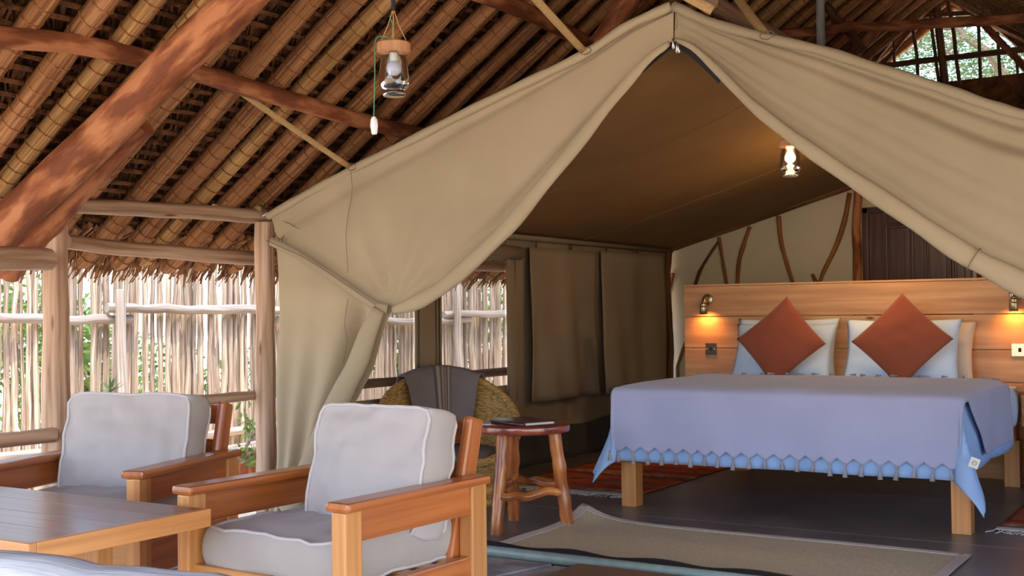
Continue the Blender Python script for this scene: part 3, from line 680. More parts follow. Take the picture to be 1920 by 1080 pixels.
# straps holding the tent front to the rafters
def strap(a, b, wd, loop=None):
    a, b = V(a), V(b); ax = (b-a).normalized(); side = ax.cross((a+b)/2 - EYE).normalized()
    m = MB(); ph = U(0, 5)
    m.grid(lambda i, j: a.lerp(b, j) + side*(i-.5)*wd + V((0, 0, -.004*sin(pi*j))), 2, 12)
    s = m.build('guy_strap', M['strap'], te, smooth=True, solid=.003)
    if loop:
        c = P(*loop, y=YF-.04); n = 12; k = MB()
        k.tube([c + V((cos(q*2*pi/n)*.032, 0, sin(q*2*pi/n)*.018)) for q in range(n+1)], .0025, 5, cap=False)
        k.build('ring', M['steel'] if loop[0] > 2000 else M['stitch'], te, smooth=True)
strap(P(376, 120, x=-4.16), P(657, 314, y=YF-.03), .03, (659, 313))
_a, _b = P(985, -25, y=4.2), P(1096, 98, y=YF-.03)
strap(_a + (_a-_b)*.55, _b, .035, (1097, 95))
_a, _b = P(1368, -25, y=5.4), P(1436, 68, y=YF-.03)
strap(_a + (_a-_b)*1.6, _b, .04, (1438, 66))
_a, _b = P(1262, -22, y=4.85), P(1336, 20, y=4.9)
strap(_a + (_a-_b)*2.5, _b, .042)
strap(P(398, 385, x=-4.78), P(470, 398, y=4.99), .02); strap(P(400, 405, x=-4.78), P(470, 399, y=4.98), .02)
c = P(462, 398, y=4.97); MB().box(c, (.035, .012, .03)).build('strap_buckle', M['cushion_seat'], te, bevel=.003)
MB().box(P(484, 394, y=4.96), (.045, .03, .05), bevel if False else None).build('strap_knot', M['strap'], te, bevel=.012)
MB().tube(smoothline([P(490, 385, y=4.95), P(500, 398, y=4.93), P(492, 405, y=4.93)], 8), .006, 6).build('strap_hook', M['steel'], te, smooth=True)
for pts in ([(516, 436), (520, 446), (528, 448), (532, 442)], [(524, 447), (524, 458)], [(530, 445), (528, 456)]):
    MB().tube(smoothline(pxl(pts, YF-.05), 8), .0035, 5).build('lacing', M['stitch'], te)

# ================================================================== FENCE
FX = -7.4
fe = empty('stick_fence', (FX, 8, -.14), label='tall fence of upright wavy sticks with sun bleached rails', cat='fence')
protos = []
for k in range(10):
    h = 2.5; ph = U(0, 30); m = MB(); r = U(.016, .026)
    pts = [V((.014*mnoise.noise(V((ph, i*.5, 0))), .02*mnoise.noise(V((ph+7, i*.38, 0))), h*i/16)) for i in range(17)]
    m.tube(pts, [r*(1.15-.5*i/16)*(1+.3*mnoise.noise(V((ph, i*.8, 3)))) for i in range(17)], 7, jit=.06, vo=k*3)
    o = m.build('fence_stick', M['stick'], fe, local=True, smooth=True, angle=.9); protos.append(o)
y = 4.2; cnt = 0
used = set()
while y < 15.5 and cnt < 290:
    k = random.randrange(10); pr = protos[k]
    zsc = U(.74, .98)
    loc = (U(-.03, .03) - (.03 if cnt % 2 else 0), y-8, 0); rot = (U(-.02, .02), U(-.015, .015), U(0, 6.28)); sc = (U(.8, 1.25),)*2 + (zsc,)
    if k not in used: used.add(k); pr.location = loc; pr.rotation_euler = rot; pr.scale = sc
    else: clone(pr, 'fence_stick', fe, loc, rot, sc)
    cnt += 1; y += U(.024, .05) if y < 8.2 else U(.03, .045)
def frail(a, b, r0, r1):
    MB().tube(log_pts(a, b, 16, .02), rnd(r0, r1, 16, .1), 10, jit=.03).build('fence_rail', M['rail'], fe, smooth=True, angle=.9)
xf = FX + .07
frail(P(-60, 592, x=xf), P(247, 600, x=xf), .035, .034); frail(P(200, 578, x=xf+.03), P(520, 581, x=xf), .036, .04)
frail(P(520, 600, x=xf), P(882, 602, x=xf), .038, .034); frail(P(835, 590, x=xf+.03), V((xf, 15, 1.15)), .038, .036)
frail(V((xf, 4, .2)), V((xf, 15.5, .2)), .035, .035)
def fpost(u, v0): MB().tube(log_pts(P(u, v0, x=xf+.09), V((xf+.09, P(u, v0, x=xf+.09).y+.05, -.14)), 10, .012), rnd(.036, .045, 10, .06), 12, jit=.02).build('fence_post', M['rail'], fe, smooth=True, angle=.9)
fpost(224, 545); fpost(856, 533)
# low retaining edge with planks
lw = empty('planter_edge', (-6.15, 6.6, -.14), label='low brown plank planter edge topped with a bleached log', cat='planter')
wx = -6.2
yy = 5.2
while yy < 8.2:
    wd = U(.09, .14); h = U(.3, .33)
    MB().box((wx, yy+wd/2, -.14+h/2), (.035, wd-.008, h), axis=2).build('plank', M['log_red'], lw, bevel=.004); yy += wd
MB().tube(log_pts(V((wx, 5.1, .2)), V((wx, 8.3, .2)), 14, .015), rnd(.045, .05, 14, .1), 10, jit=.02).build('coping_log', M['rail'], lw, smooth=True)

# ================================================================== PLANTS
def leaves(m, c, rad, n, sz, flat=1.0, asp=.45):
    for _ in range(n):
        d = V((random.gauss(0, 1), random.gauss(0, 1), random.gauss(0, 1))).normalized() * (U(0, 1)**.45)
        p = V(c) + V((d.x*rad[0], d.y*rad[1], d.z*rad[2]))
        a = V((U(-1, 1), U(-1, 1), U(-1, 1)*flat)).normalized(); b = a.cross(V((U(-1, 1), U(-1, 1), U(-1, 1)))).normalized()
        s = sz*U(.6, 1.3)
        m.quad(p, p + a*s*.5 + b*s*asp*.5, p + a*s, p + a*s*.5 - b*s*asp*.5)
def shrub(name, label, cat, c, rad, n, sz, mat, group=None, stems=5):
    r = empty(name, (c[0], c[1], -.14), label=label, cat=cat, group=group)
    m = MB()
    for k in range(7):
        q = V(c) + V((U(-.6, .6)*rad[0], U(-.6, .6)*rad[1], U(-.5, .5)*rad[2]))
        leaves(m, q, (rad[0]*.6, rad[1]*.6, rad[2]*.6), n//7, sz)
    m.build('foliage', M[mat], r)['kind'] = 'stuff'
    for k in range(stems):
        MB().tube(smoothline([V((c[0]+U(-.1, .1), c[1]+U(-.1, .1), -.14)), V((c[0]+U(-.3, .3)*rad[0], c[1]+U(-.3, .3)*rad[1], c[2]-rad[2]*.3)), V((c[0]+U(-.7, .7)*rad[0], c[1]+U(-.7, .7)*rad[1], c[2]+rad[2]*.5))], 8), [.03-.003*i for i in range(9)], 6).build('stem', M['bark'], r, smooth=True)
shrub('garden_shrub', 'dense green bush behind the fence at the far left', 'bush', (-8.9, 4.6, .9), (.9, 1.0, 1.2), 5200, .09, 'leaf_dark')
shrub('garden_shrub', 'yellow green bush behind the fence right of the left post', 'bush', (-8.9, 6.9, .7), (.8, 1.0, 1.15), 4200, .09, 'leaf')
shrub('garden_shrub', 'lower green bush behind the fence left of the tent corner', 'bush', (-9.4, 9.0, .25), (.8, 1.2, .75), 2600, .09, 'leaf_dark')
shrub('garden_shrub', 'green bush behind the fence seen through the left tent window', 'bush', (-9.1, 12.0, .8), (.9, 1.6, 1.5), 6200, .1, 'leaf')
shrub('garden_shrub', 'tall green bush behind the fence seen through the right tent window', 'bush', (-9.3, 16.2, 1.1), (.9, 2.0, 1.6), 6200, .1, 'leaf')
pt = empty('garden_plant', (-6.0, 6.9, -.14), label='twisted pale branches with small yellow green leaves below the handrail', cat='plant')
base = P(470, 862, x=-5.95)
lf = MB()
MB().tube(smoothline([V((-5.95, P(440, 868, x=-5.95).y, -.15)), P(440, 868, x=-5.95)], 4), .014, 7).build('branch', M['bark'], pt, smooth=True)
for pts in ([(400, 862), (440, 868), (470, 850), (492, 825)], [(462, 835), (468, 800), (458, 775), (462, 730)], [(430, 870), (452, 850), (470, 822), (459, 806)],
            [(418, 850), (450, 862), (480, 866), (495, 850)], [(464, 828), (478, 812), (474, 800), (466, 792)]):
    p = smoothline([P(u, v, x=-5.95+U(-.05, .05)) for u, v in pts], 12)
    MB().tube(p, rnd(.011, .007, 12, .2), 7).build('branch', M['bark'], pt, smooth=True)
    for _ in range(3): leaves(lf, random.choice(p[5:]), (.06, .06, .05), 9, .055)
lf.build('foliage', M['leaf'], pt)['kind'] = 'stuff'
ag = empty('spiky_plant', P(207, 740, x=-6.9), label='small grey green rosette plant in front of the fence', cat='plant')
c = P(207, 734, x=-6.9); m = MB()
for k in range(22):
    a = U(0, 6.28); e = U(-.1, 1.2); d = V((cos(a)*cos(e), sin(a)*cos(e), sin(e))); sd = d.cross(V((0, 0, 1))).normalized()*.008
    m.quad(c-sd, c+sd, c+d*.09+sd*.8, c+d*.09-sd*.8); m.quad(c+d*.09-sd*.8, c+d*.09+sd*.8, c+d*.13, c+d*.13)
m.build('rosette', M['leaf_acacia'], ag)
MB().tube([V((c.x, c.y, -.14)), c], .012, 6).build('stem', M['bark'], ag)
# acacia beyond the gable
ac = empty('acacia_tree', (-3.2, 17.5, -.14), label='spreading acacia tree with fine foliage seen through the open gable', cat='tree')
m = MB(); br = MB()
def gpx(u, v, y): return P(u, v, y=y)
for pts, r in (([(1960, 110), (1880, 70), (1830, 40), (1780, 45), (1730, 30)], .09), ([(1920, 200), (1860, 120), (1810, 60), (1770, 20)], .07), ([(1740, 110), (1790, 85), (1830, 60)], .04),
               ([(1660, 90), (1720, 70), (1780, 62), (1850, 80)], .02), ([(1690, 110), (1712, 80), (1728, 55)], .015), ([(1900, 60), (1850, 20), (1800, -20)], .05), ([(1700, 20), (1760, 30), (1850, 10)], .02)):
    p = smoothline([gpx(u, v, 17.5) + V((0, U(-.4, .4), 0)) for u, v in pts], 18)
    p = [q + V((mnoise.noise(q*1.5), mnoise.noise(q*1.5+V((9, 0, 0))), mnoise.noise(q*1.5+V((0, 9, 0)))))*.15 for q in p]
    MB().tube(p, rnd(r, r*.6, 18, .1), 8).build('branch', M['bark_dark'], ac, smooth=True)
for _ in range(330):
    u, v = U(1590, 2000), U(-60, 200)
    c = gpx(u, v, U(16.5, 21)); leaves(m, c, (.42, .42, .12), 62 if v > 60 else 40, .06, .3)
    tw = c + V((U(-.5, .5), U(-.3, .3), U(-.3, .1)))
    br.tube([c, (c+tw)/2+V((0, 0, .04)), tw], .006, 4)
m.build('foliage', M['leaf_acacia'], ac)['kind'] = 'stuff'
br.build('twigs', M['bark_dark'], ac)['kind'] = 'stuff'
MB().tube(smoothline([V((-3.2, 17.5, -.14)), V((-3.0, 17.6, 2.2)), gpx(1960, 110, 17.5)], 12), [.2-.008*i for i in range(13)], 10).build('trunk', M['bark'], ac, smooth=True)

# ================================================================== FURNITURE
def sgnpow(a, p): return math.copysign(abs(a)**p, a)
def box_cushion(name, w, d, h, mat, parent, loc, rot=(0, 0, 0), puff=.03, seed=0, pipe='piping', wrk=.006, n=30, corner=.0):
    """upholstered box cushion lying in xy, centred"""
    m = MB(); k = 6
    def shape(x, y, z):
        ax, ay = abs(x), abs(y)
        X = x*w/2*(1 - .035*(1-abs(z))*0 - .02*ay**6); Yy = y*d/2*(1 - .02*ax**6)
        e = 1 - .10*max(0, abs(z)-.0)**4*0
        Z = z*h/2 + (puff*(1-x*x)*(1-y*y)*(1 if z > 0 else -.6) if abs(z) > .99 else puff*.0)
        side = max(ax, ay)
        if side > .999 and abs(z) < .99:                       # bulging sides
            b = .012*(1-z*z); X += math.copysign(b, x) if ax > .999 else 0; Yy += math.copysign(b, y) if ay > .999 else 0
        p = V((X, Yy, Z)); q = V((x*1.7+seed, y*1.7, z*.6))
        p.z += wrk*2*mnoise.noise(q*1.6) + wrk*.8*mnoise.noise(V((x*7+seed, y*2.5, z)))*(1 if z > 0 else .5)
        p.x += wrk*.7*mnoise.noise(q*2+V((3, 0, 0))); p.y += wrk*.7*mnoise.noise(q*2+V((0, 5, 0)))
        cr = mnoise.noise(V((x*3.2+seed, y*3.2+z, 0))); cr2 = mnoise.noise(V((x*6+y*4+seed, y*2-x, 3)))
        p.z += wrk*1.1*(-abs(cr)*1.6 - abs(cr2)*.9)*(1 if z > 0 else .4)*min(1, (1.02-max(ax, ay))*6)
        if corner: p.z += corner*(ax*ay)**4
        return p
    ease = lambda t: math.copysign(1-(1-abs(t))**1.35, t)
    for z in (-1, 1):
        g = MB(); g.grid(lambda i, j: shape(ease(i*2-1), ease((j*2-1)*z), z), n, n, w, d)
        b0 = len(m.v); m.v += g.v; m.f += [tuple(q+b0 for q in f) for f in g.f]; m.uv += g.uv
    for fx in (lambda i, j: shape(ease(i*2-1), -1, j*2-1), lambda i, j: shape(1, ease(i*2-1), j*2-1), lambda i, j: shape(-ease(i*2-1), 1, j*2-1), lambda i, j: shape(-1, -ease(i*2-1), j*2-1)):
        g = MB(); g.grid(fx, n, k, w, h); b0 = len(m.v); m.v += g.v; m.f += [tuple(q+b0 for q in f) for f in g.f]; m.uv += g.uv
    o = m.build(name, M[mat], parent, local=True)
    bm = bmesh.new(); bm.from_mesh(o.data); bmesh.ops.remove_doubles(bm, verts=bm.verts, dist=.0015)
    for _ in range(1): bmesh.ops.smooth_vert(bm, verts=bm.verts, factor=.4, use_axis_x=True, use_axis_y=True, use_axis_z=True)
    bm.to_mesh(o.data); bm.free(); o.data.polygons.foreach_set('use_smooth', [True]*len(o.data.polygons))
    o.location = loc; o.rotation_euler = rot
    for z in ((1, -1) if pipe else ()):
        pts = []
        for x0, y0, x1, y1 in ((-1, -1, 1, -1), (1, -1, 1, 1), (1, 1, -1, 1), (-1, 1, -1, -1)):
            for i in range(12):
                t = -1 + 2*i/12; x = lerp(x0, x1, i/12); y = lerp(y0, y1, i/12)
                q = shape(x, y, z); r = max(0, abs(x)+abs(y)-1.88)*.3
                q.x *= 1-r; q.y *= 1-r; pts.append(q)
        pts.append(pts[0]); pp = MB(); pp.tube(pts, .0065, 6, cap=False)
        po = pp.build('piping', M[pipe], o, local=True, smooth=True)
    return o
def armchair(loc, rz, label, dxc=.0, seed=0, cw=.56):
    r = empty('armchair', loc, rz, label=label, cat='armchair')
    B = lambda c, d, nm, mt, mx=None, bv=.006: MB().box(c, d, mx).build(nm, M[mt], r, local=True, bevel=bv)
    for s in (-1, 1):
        x = s*.341
        B((x, -.01, .585), (.095, .72, .03), 'armrest', 'pine_red', bv=.012)
        B((x, .0, .522), (.034, .62, .095), 'arm_rail', 'pine_red')
        B((x, -.325, .285), (.056, .075, .57), 'leg', 'pine'); B((x, .305, .285), (.056, .085, .57), 'leg', 'pine')
        B((x, -.01, .27), (.034, .56, .13), 'side_rail', 'pine_red')
        A = Matrix.Translation((s*.294, .30, .49)) @ Matrix.Rotation(-.26, 4, 'X')
        B((0, 0, .0), (.034, .085, .62), 'back_post', 'pine_red', A, .014)
    B((0, -.325, .275), (.65, .03, .14), 'front_rail', 'pine'); B((0, .24, .25), (.65, .03, .1), 'back_rail', 'pine_red')
    for k in range(5): B((0, -.24+k*.11, .325), (.65, .06, .016), 'seat_slat', 'pine')
    for z, y in ((.45, .288), (.60, .327), (.74, .365)):
        A = Matrix.Translation((0, y, z)) @ Matrix.Rotation(-.26, 4, 'X'); B((0, 0, 0), (.59, .02, .08), 'back_slat', 'pine_red', A)
    box_cushion('seat_cushion', .58, .61, .13, 'cushion_seat', r, (0, -.015, .40), (0, 0, .0), .022, seed)
    box_cushion('back_cushion', cw, .42, .15, 'cushion', r, (dxc, .14, .62), (pi/2-.22, 0, 0), .035, seed+5, wrk=.009)
    return r
armchair((-2.614, 3.054, 0), -.04, 'pine armchair with grey cushions nearest the tent opening', .068, 1, .485)
armchair((-3.85, 3.14, 0), .28, 'pine armchair with grey cushions at far left behind the coffee table', .01, 11)
# coffee table
ct = empty('coffee_table', (-3.48, 2.3, 0), label='low table with dark stained plank top and pale pine edge', cat='table')
tx0, tx1, ty0, ty1, tz = -4.2, -2.77, 1.99, 2.64, .55
nb = 4; bw = (ty1-ty0-.05)/nb
for k in range(nb): MB().box(((tx0+tx1)/2, ty0+.025+(bw+.006)*(k+.5), tz-.011), (tx1-tx0-.05, bw+.003, .022)).build('top_board', M['top_dark'], ct, bevel=.0015)
for c, d in ((((tx0+tx1)/2, ty0+.0125, tz-.026), (tx1-tx0, .025, .056)), (((tx0+tx1)/2, ty1-.0125, tz-.04), (tx1-tx0-.055, .025, .034)),
             ((tx1-.0125, (ty0+ty1)/2+.0125, tz-.026), (.025, ty1-ty0-.025, .056)), ((tx0+.0125, (ty0+ty1)/2, tz-.026), (.025, ty1-ty0-.05, .056))):
    MB().box(c, d).build('edge_band', M['pine'], ct, bevel=.003)
for x in (tx0+.2, tx1-.38):
    for y in (ty0+.12, ty1-.12): MB().box((x, y, .25), (.06, .06, .5)).build('leg', M['pine'], ct, bevel=.004)
MB().box(((tx0+tx1)/2-.08, (ty0+ty1)/2, .46), (.9, .36, .07)).build('apron', M['pine'], ct, bevel=.004)
# branch-legged side table
st = empty('side_table', (-3.33, 5.42, 0), label='round polished red wood side table on knobbly branch legs', cat='table')
m = MB(); m.lathe([(0, .513), (.225, .513), (.245, .52), (.25, .535), (.247, .552), (.235, .56), (0, .56)], 40, (-3.33, 5.42, 0)); m.build('tabletop', M['redwood'], st, smooth=True, angle=.6)
for f, tp in ((( -3.365, 5.19, 0), (-3.37, 5.28, .515)), ((-3.125, 5.53, 0), (-3.19, 5.50, .515)), ((-3.51, 5.6, 0), (-3.47, 5.53, .515))):
    p = log_pts(f, tp, 14, .004); rr = [.034*(1+.14*mnoise.noise(V((f[0]*9, i*.8, 0)))+(.14 if i in (4, 9) else 0)) for i in range(15)]
    MB().tube(p, rr, 14).build('leg', M['branch'], st, smooth=True, angle=1.2)
for a, b in (((-3.36, 5.22, .19), (-3.15, 5.52, .2)), ((-3.49, 5.58, .225), (-3.15, 5.52, .24)), ((-3.36, 5.22, .24), (-3.49, 5.58, .24))):
    MB().tube(log_pts(a, b, 10, .012), rnd(.024, .026, 10, .15), 12).build('stretcher', M['branch'], st, smooth=True)
bk = empty('guest_folder', (-3.31, 5.40, .561), label='thin maroon leather folder on the round side table', cat='folder')
A = Matrix.Translation((-3.31, 5.40, .561)) @ Matrix.Rotation(-.42, 4, 'Z')
MB().box((0, 0, .0025), (.31, .22, .004), A).build('back_cover', M['leather'], bk, bevel=.001)
MB().box((0, .0, .0105), (.27, .19, .012), A).build('pages', M['page'], bk)
MB().box((0, 0, .0185), (.31, .22, .004), A).build('front_cover', M['leather'], bk, bevel=.001)
MB().tube([A @ V((-.155, -.112, .01)), A @ V((.155, -.112, .01))], .0105, 8).build('spine', M['leather'], bk, smooth=True)

# wicker tub chair
def tub_chair(loc, rz, label):
    r = empty('wicker_chair', loc, rz, label=label, cat='chair')
    rim = lambda a: .27 + .49*(.5+.5*cos(a))**1.25                       # a = 0 at the back (+y), pi at the front
    def pt(a, t, off=0):
        zt_ = rim(a); z = lerp(.1, zt_, t); rr = (.33 + .13*t*(.4+.6*(.5+.5*cos(a)))) + off
        return V((-sin(a)*rr, cos(a)*rr, z))
    m = MB(); m.grid(lambda i, j: pt(i*2*pi, j), 64, 16); m.build('shell', M['wicker'], r, local=True, smooth=True, solid=.02)
    MB().tube([pt(i*2*pi/64, 1) for i in range(65)], [.026*(1+.08*sin(i*3)) for i in range(65)], 10, cap=False).build('braided_rim', M['wicker'], r, local=True, smooth=True)
    MB().tube([V((cos(i*pi/16)*.35, sin(i*pi/16)*.35, .1)) for i in range(33)], .03, 8, cap=False).build('base_ring', M['wicker'], r, local=True, smooth=True)
    for k in range(4): MB().tube([V((cos(k*pi/2+.7)*.3, sin(k*pi/2+.7)*.3, 0)), V((cos(k*pi/2+.7)*.3, sin(k*pi/2+.7)*.3, .1))], .02, 8).build('foot', M['wicker'], r, local=True, smooth=True)
    m = MB(); m.lathe([(0, .2), (.3, .2), (.345, .225), (.35, .26), (.335, .3), (.28, .325), (0, .33)], 36); m.build('seat_cushion', M['throw'], r, local=True, smooth=True)
    return r, pt, rim
WC = (-4.19, 5.96, 0); WR = .75
wc, wpt, wrim = tub_chair(WC, WR, 'woven straw tub chair beside the tent window with a grey throw over its back')
th = empty('throw', (WC[0], WC[1], .3), WR, label='grey throw with a striped band draped over the straw tub chair', cat='throw')
def throw_pt(a, s, off=.012):
    """s 0..1: outside of the back, over the rim, down the inside, over the seat"""
    sp = [(0, (.05, -.30, 0)), (.22, (.035, .0, 0)), (.30, (0, .04, 0)), (.36, (-.04, .0, 0))]
    rr = .33 + .13*(.4+.6*(.5+.5*cos(a))); top = V((-sin(a)*rr, cos(a)*rr, wrim(a)))
    out = V((-sin(a), cos(a), 0))
    prof = [(.045, -.34), (.05, -.15), (.045, 0), (.02, .038), (-.02, .036), (-.055, -.01), (-.10, -.16), (-.16, -.30), (-.22, -.40)]
    k = s*(len(prof)-1); i = min(int(k), len(prof)-2); f = k-i
    o = lerp(prof[i][0], prof[i+1][0], f); z = lerp(prof[i][1], prof[i+1][1], f)
    zz = top.z + z; zz = max(zz, .345)
    p = top + out*(o - off*0); p.z = zz
    p += out*(-off if o < 0 else off) + V((0, 0, off if abs(z-.037) < .02 else 0)) + V((0, 0, .006*mnoise.noise(V((a*5, s*6, 0)))))
    return p - V((0, 0, .3))
m = MB(); m.grid(lambda i, j: throw_pt(lerp(-.62, .62, i), j), 26, 44); m.build('cloth', M['throw'], th, local=True, smooth=True, solid=.006)
m = MB(); m.grid(lambda i, j: throw_pt(lerp(-.16, .12, i), j, .018), 8, 44); m.build('striped_band', M['stripe'], th, local=True, smooth=True, solid=.002)

# ------------------------------------------------------------------ bed
BX0, BX1, BY0, BY1, BZ = -3.2, -1.28, 6.30, 8.27, .66
be = empty('double_bed', ((BX0+BX1)/2, 7.3, 0), label='large bed with square pine legs against the plank headboard', cat='bed')
for x, y in ((BX0+.05, BY0+.05), (BX1+.0, BY0+.06), (BX0+.05, BY1-.1), (BX1-.05, BY1-.1)):
    MB().box((x, y, .15), (.095, .095, .30)).build('leg', M['pine'], be, bevel=.004)
MB().box(((BX0+BX1)/2, (BY0+BY1)/2, .35), (BX1-BX0-.04, BY1-BY0-.04, .1)).build('bed_frame', M['pine'], be, bevel=.004)
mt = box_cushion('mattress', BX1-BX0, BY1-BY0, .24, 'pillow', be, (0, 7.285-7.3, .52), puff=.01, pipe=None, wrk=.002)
def drape(x0, x1, y0, y1, ztop, dropx, dropy, fx0=0, nx=60, ny=60, flare=.1, wr=.01, back=0, sd=0, hem=None):
    """cloth over the bed: hangs beyond x0/x1 (dropx left,right) and y0 (dropy, foot)"""
    def f(i, j):
        dr = dropx[1] if not hem else lerp(.05, dropx[1], max(0, min(1, (j-.3)*5)))
        X = lerp(x0-dropx[0], x1+dr, i); Y = lerp(y0-dropy, y1, j)
        if hem: Y += hem[1]*(1-abs(2*((hem[0]*i) % 1)-1))*max(0, 1-j*14)
        a = max(x0-X, 0) - max(X-x1, 0); b = max(y0-Y, 0); cx = min(max(X, x0), x1); cy = max(Y, y0)
        r = sqrt(a*a+b*b); rr = .035
        if r < 1e-6:
            e = min(cx-x0, x1-cx, cy-y0); return V((cx, cy, ztop - .02*exp(-e/.03) + wr*mnoise.noise(V((cx*3+sd, cy*3, 0)))))
        dx, dy = -a/r, -b/r
        ang = min(r/rr, pi/2); h = rr*sin(ang)*.8; drop = rr*(1-cos(ang)) + max(0, r-rr*pi/2)
        cornerness = 4*abs(dx*dy)**1.0 / 2
        fl = flare*(drop**1.3)*(.25+1.2*cornerness)
        h += fl + wr*(1.6*sin((X*9 if abs(dy) > .7 else Y*8)+sd) + 1.3*mnoise.noise(V((X*5, Y*5, sd))))*min(1, drop*5)
        return V((cx + dx*h, cy + dy*h, ztop - .02 - drop*.985))
    return f, MB().grid(f, nx, ny, x1-x0+dropx[0]+dropx[1], y1-y0+dropy)
du = empty('duvet', ((BX0+BX1)/2, 7.2, .66), label='sky tinted duvet hanging at the bed corners beneath the blanket', cat='duvet')
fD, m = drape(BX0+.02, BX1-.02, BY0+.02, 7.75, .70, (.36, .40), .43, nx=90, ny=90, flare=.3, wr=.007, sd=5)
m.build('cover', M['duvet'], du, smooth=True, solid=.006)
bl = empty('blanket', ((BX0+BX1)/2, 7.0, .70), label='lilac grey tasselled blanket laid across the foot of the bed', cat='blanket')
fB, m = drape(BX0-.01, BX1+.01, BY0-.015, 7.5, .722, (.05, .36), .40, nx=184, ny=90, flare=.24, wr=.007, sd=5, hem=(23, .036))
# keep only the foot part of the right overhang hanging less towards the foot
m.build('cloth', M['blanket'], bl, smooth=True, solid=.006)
def tassel(p, l=.045, d=V((0, 0, -1)), mat='tassel', r=.0085, par=None, rt=0):
    m = MB(); q = p + d*l
    m.tube([p, p.lerp(q, .2), p.lerp(q, .35), p.lerp(q, .5), q], [r*.5, r*1.0, r*.55, r*1.1, r*1.7], 7)
    return m.build('tassel', M[mat], par or bl, smooth=True)
nT = 23
for k in range(nT):
    i = (k+.0)/(nT-1)*22/23+.5/23; i = round(i*23-.5)/23 + .0; i = min(1, k/nT + .0)
    p = fB(i, 0); tassel(V(p) + V((0, -.006, .012)), .066*U(.85, 1.15), V((U(-.12, .12), U(-.1, .05), -1)).normalized())
for k in range(20):
    i = (k+.5)/20*.84+.02; p = V(fB(i, 1)) + V((0, .0, .012))
    tassel(p, .05, V((U(-.8, .8), -.5, .02)).normalized(), r=.005)
# cloth labels
def patchlabel(u, v, y, par, w=.045, h=.05, a=.35):
    c = P(u, v, y=y); A = Matrix.Translation(c) @ Matrix.Rotation(a, 4, 'Y')
    o = MB().box((0, 0, 0), (w, .002, h), A).build('care_label', M['page'], par)
    m = MB(); n = 14
    m.tube([A @ V((cos(q*2*pi/n)*.011, -.002, sin(q*2*pi/n)*.011)) for q in range(n+1)], .0012, 4, cap=False)
    m.tube([A @ V((-.006, -.002, -.003)), A @ V((0, -.002, .004)), A @ V((.006, -.002, -.001))], .0012, 4)
    m.build('label_mark', M['stitch'], o)
patchlabel(1827, 868, BY0-.19, du)
# pillows
def pillow(name, w, h, t, mat, c, rot, label, cat, group=None, seed=0, pinch=.07, n=26, wr=.006):
    m = MB()
    def f(sg):
        def g(i, j):
            x, y = i*2-1, j*2-1
            X = x*w/2*(1 - pinch*(1-y*y)); Yy = y*h/2*(1 - pinch*(1-x*x))
            e = max(0, (1-abs(x)**2.2))*max(0, (1-abs(y)**2.2))
            Z = sg*t/2*e**.55 + wr*mnoise.noise(V((x*2.5+seed, y*2.5, sg)))*2*min(1, e*4)
            return V((X, Yy, Z))
        return g
    m.grid(f(1), n, n, w, h); k = len(m.v); g2 = MB().grid(f(-1), n, n, w, h)
    m.v += g2.v; m.f += [tuple(reversed([q+k for q in ff])) for ff in g2.f]; m.uv += g2.uv
    o = m.build(name, M[mat], None, local=True, smooth=True)
    bm = bmesh.new(); bm.from_mesh(o.data); bmesh.ops.remove_doubles(bm, verts=bm.verts, dist=.0008); bm.to_mesh(o.data); bm.free()
    o.data.polygons.foreach_set('use_smooth', [True]*len(o.data.polygons))
    o.location = c; o.rotation_euler = rot
    return tag(o, label, cat, group)
HB = 8.30
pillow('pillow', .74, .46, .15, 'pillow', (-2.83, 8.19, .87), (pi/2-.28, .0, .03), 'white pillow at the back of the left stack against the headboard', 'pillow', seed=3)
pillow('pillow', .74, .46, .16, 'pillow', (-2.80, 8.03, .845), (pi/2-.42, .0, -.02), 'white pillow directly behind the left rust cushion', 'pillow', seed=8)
pillow('pillow', .70, .44, .14, 'pillow_beige', (-1.90, 8.20, .85), (pi/2-.28, .0, .0), 'cream pillow showing behind the right hand white pillows', 'pillow', seed=13)
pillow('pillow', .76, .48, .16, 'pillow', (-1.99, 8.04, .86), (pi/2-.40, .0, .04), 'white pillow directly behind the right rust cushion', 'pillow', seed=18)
for (u, v, yy, s, lb) in ((1463, 640, 7.84, 0, 'left rust square cushion standing on its corner'), (1690, 638, 7.84, 40, 'right rust square cushion standing on its corner')):
    c = P(u, v, y=yy)
    o = pillow('cushion', .455, .455, .13, 'rust', c, (0, 0, 0), lb + ' against white pillows', 'cushion', 'rust cushions on the bed', s+1, pinch=.045, wr=.004)
    o.rotation_euler = (Matrix.Rotation(-.03+.06*(s > 0), 3, 'Z') @ Matrix.Rotation(pi/2-.30, 3, 'X') @ Matrix.Rotation(pi/4+(.03 if s else -.05), 3, 'Z')).to_euler()
# headboard
hx0, hx1 = -3.66, -.86
hb = empty('headboard', ((hx0+hx1)/2, HB, 0), label='wide headboard of horizontal knotty pine planks behind the bed', cat='headboard')
zz = [1.335, 1.108, .872, .657, .425, .195, .02]
for a, b in zip(zz, zz[1:]):
    MB().box(((hx0+hx1)/2, HB+.014+U(0, .002), (a+b)/2), (hx1-hx0, .028, a-b-.006)).build('plank', M['board'], hb, bevel=.003)
for x in (hx0+.03, (hx0+hx1)/2, hx1-.03): MB().box((x, HB+.048, .66), (.05, .035, 1.3)).build('batten', M['board'], hb, bevel=.003)
MB().box(((hx0+hx1)/2, HB+.03, 1.342), (hx1-hx0, .06, .014)).build('cap_rail', M['board'], hb, bevel=.002)
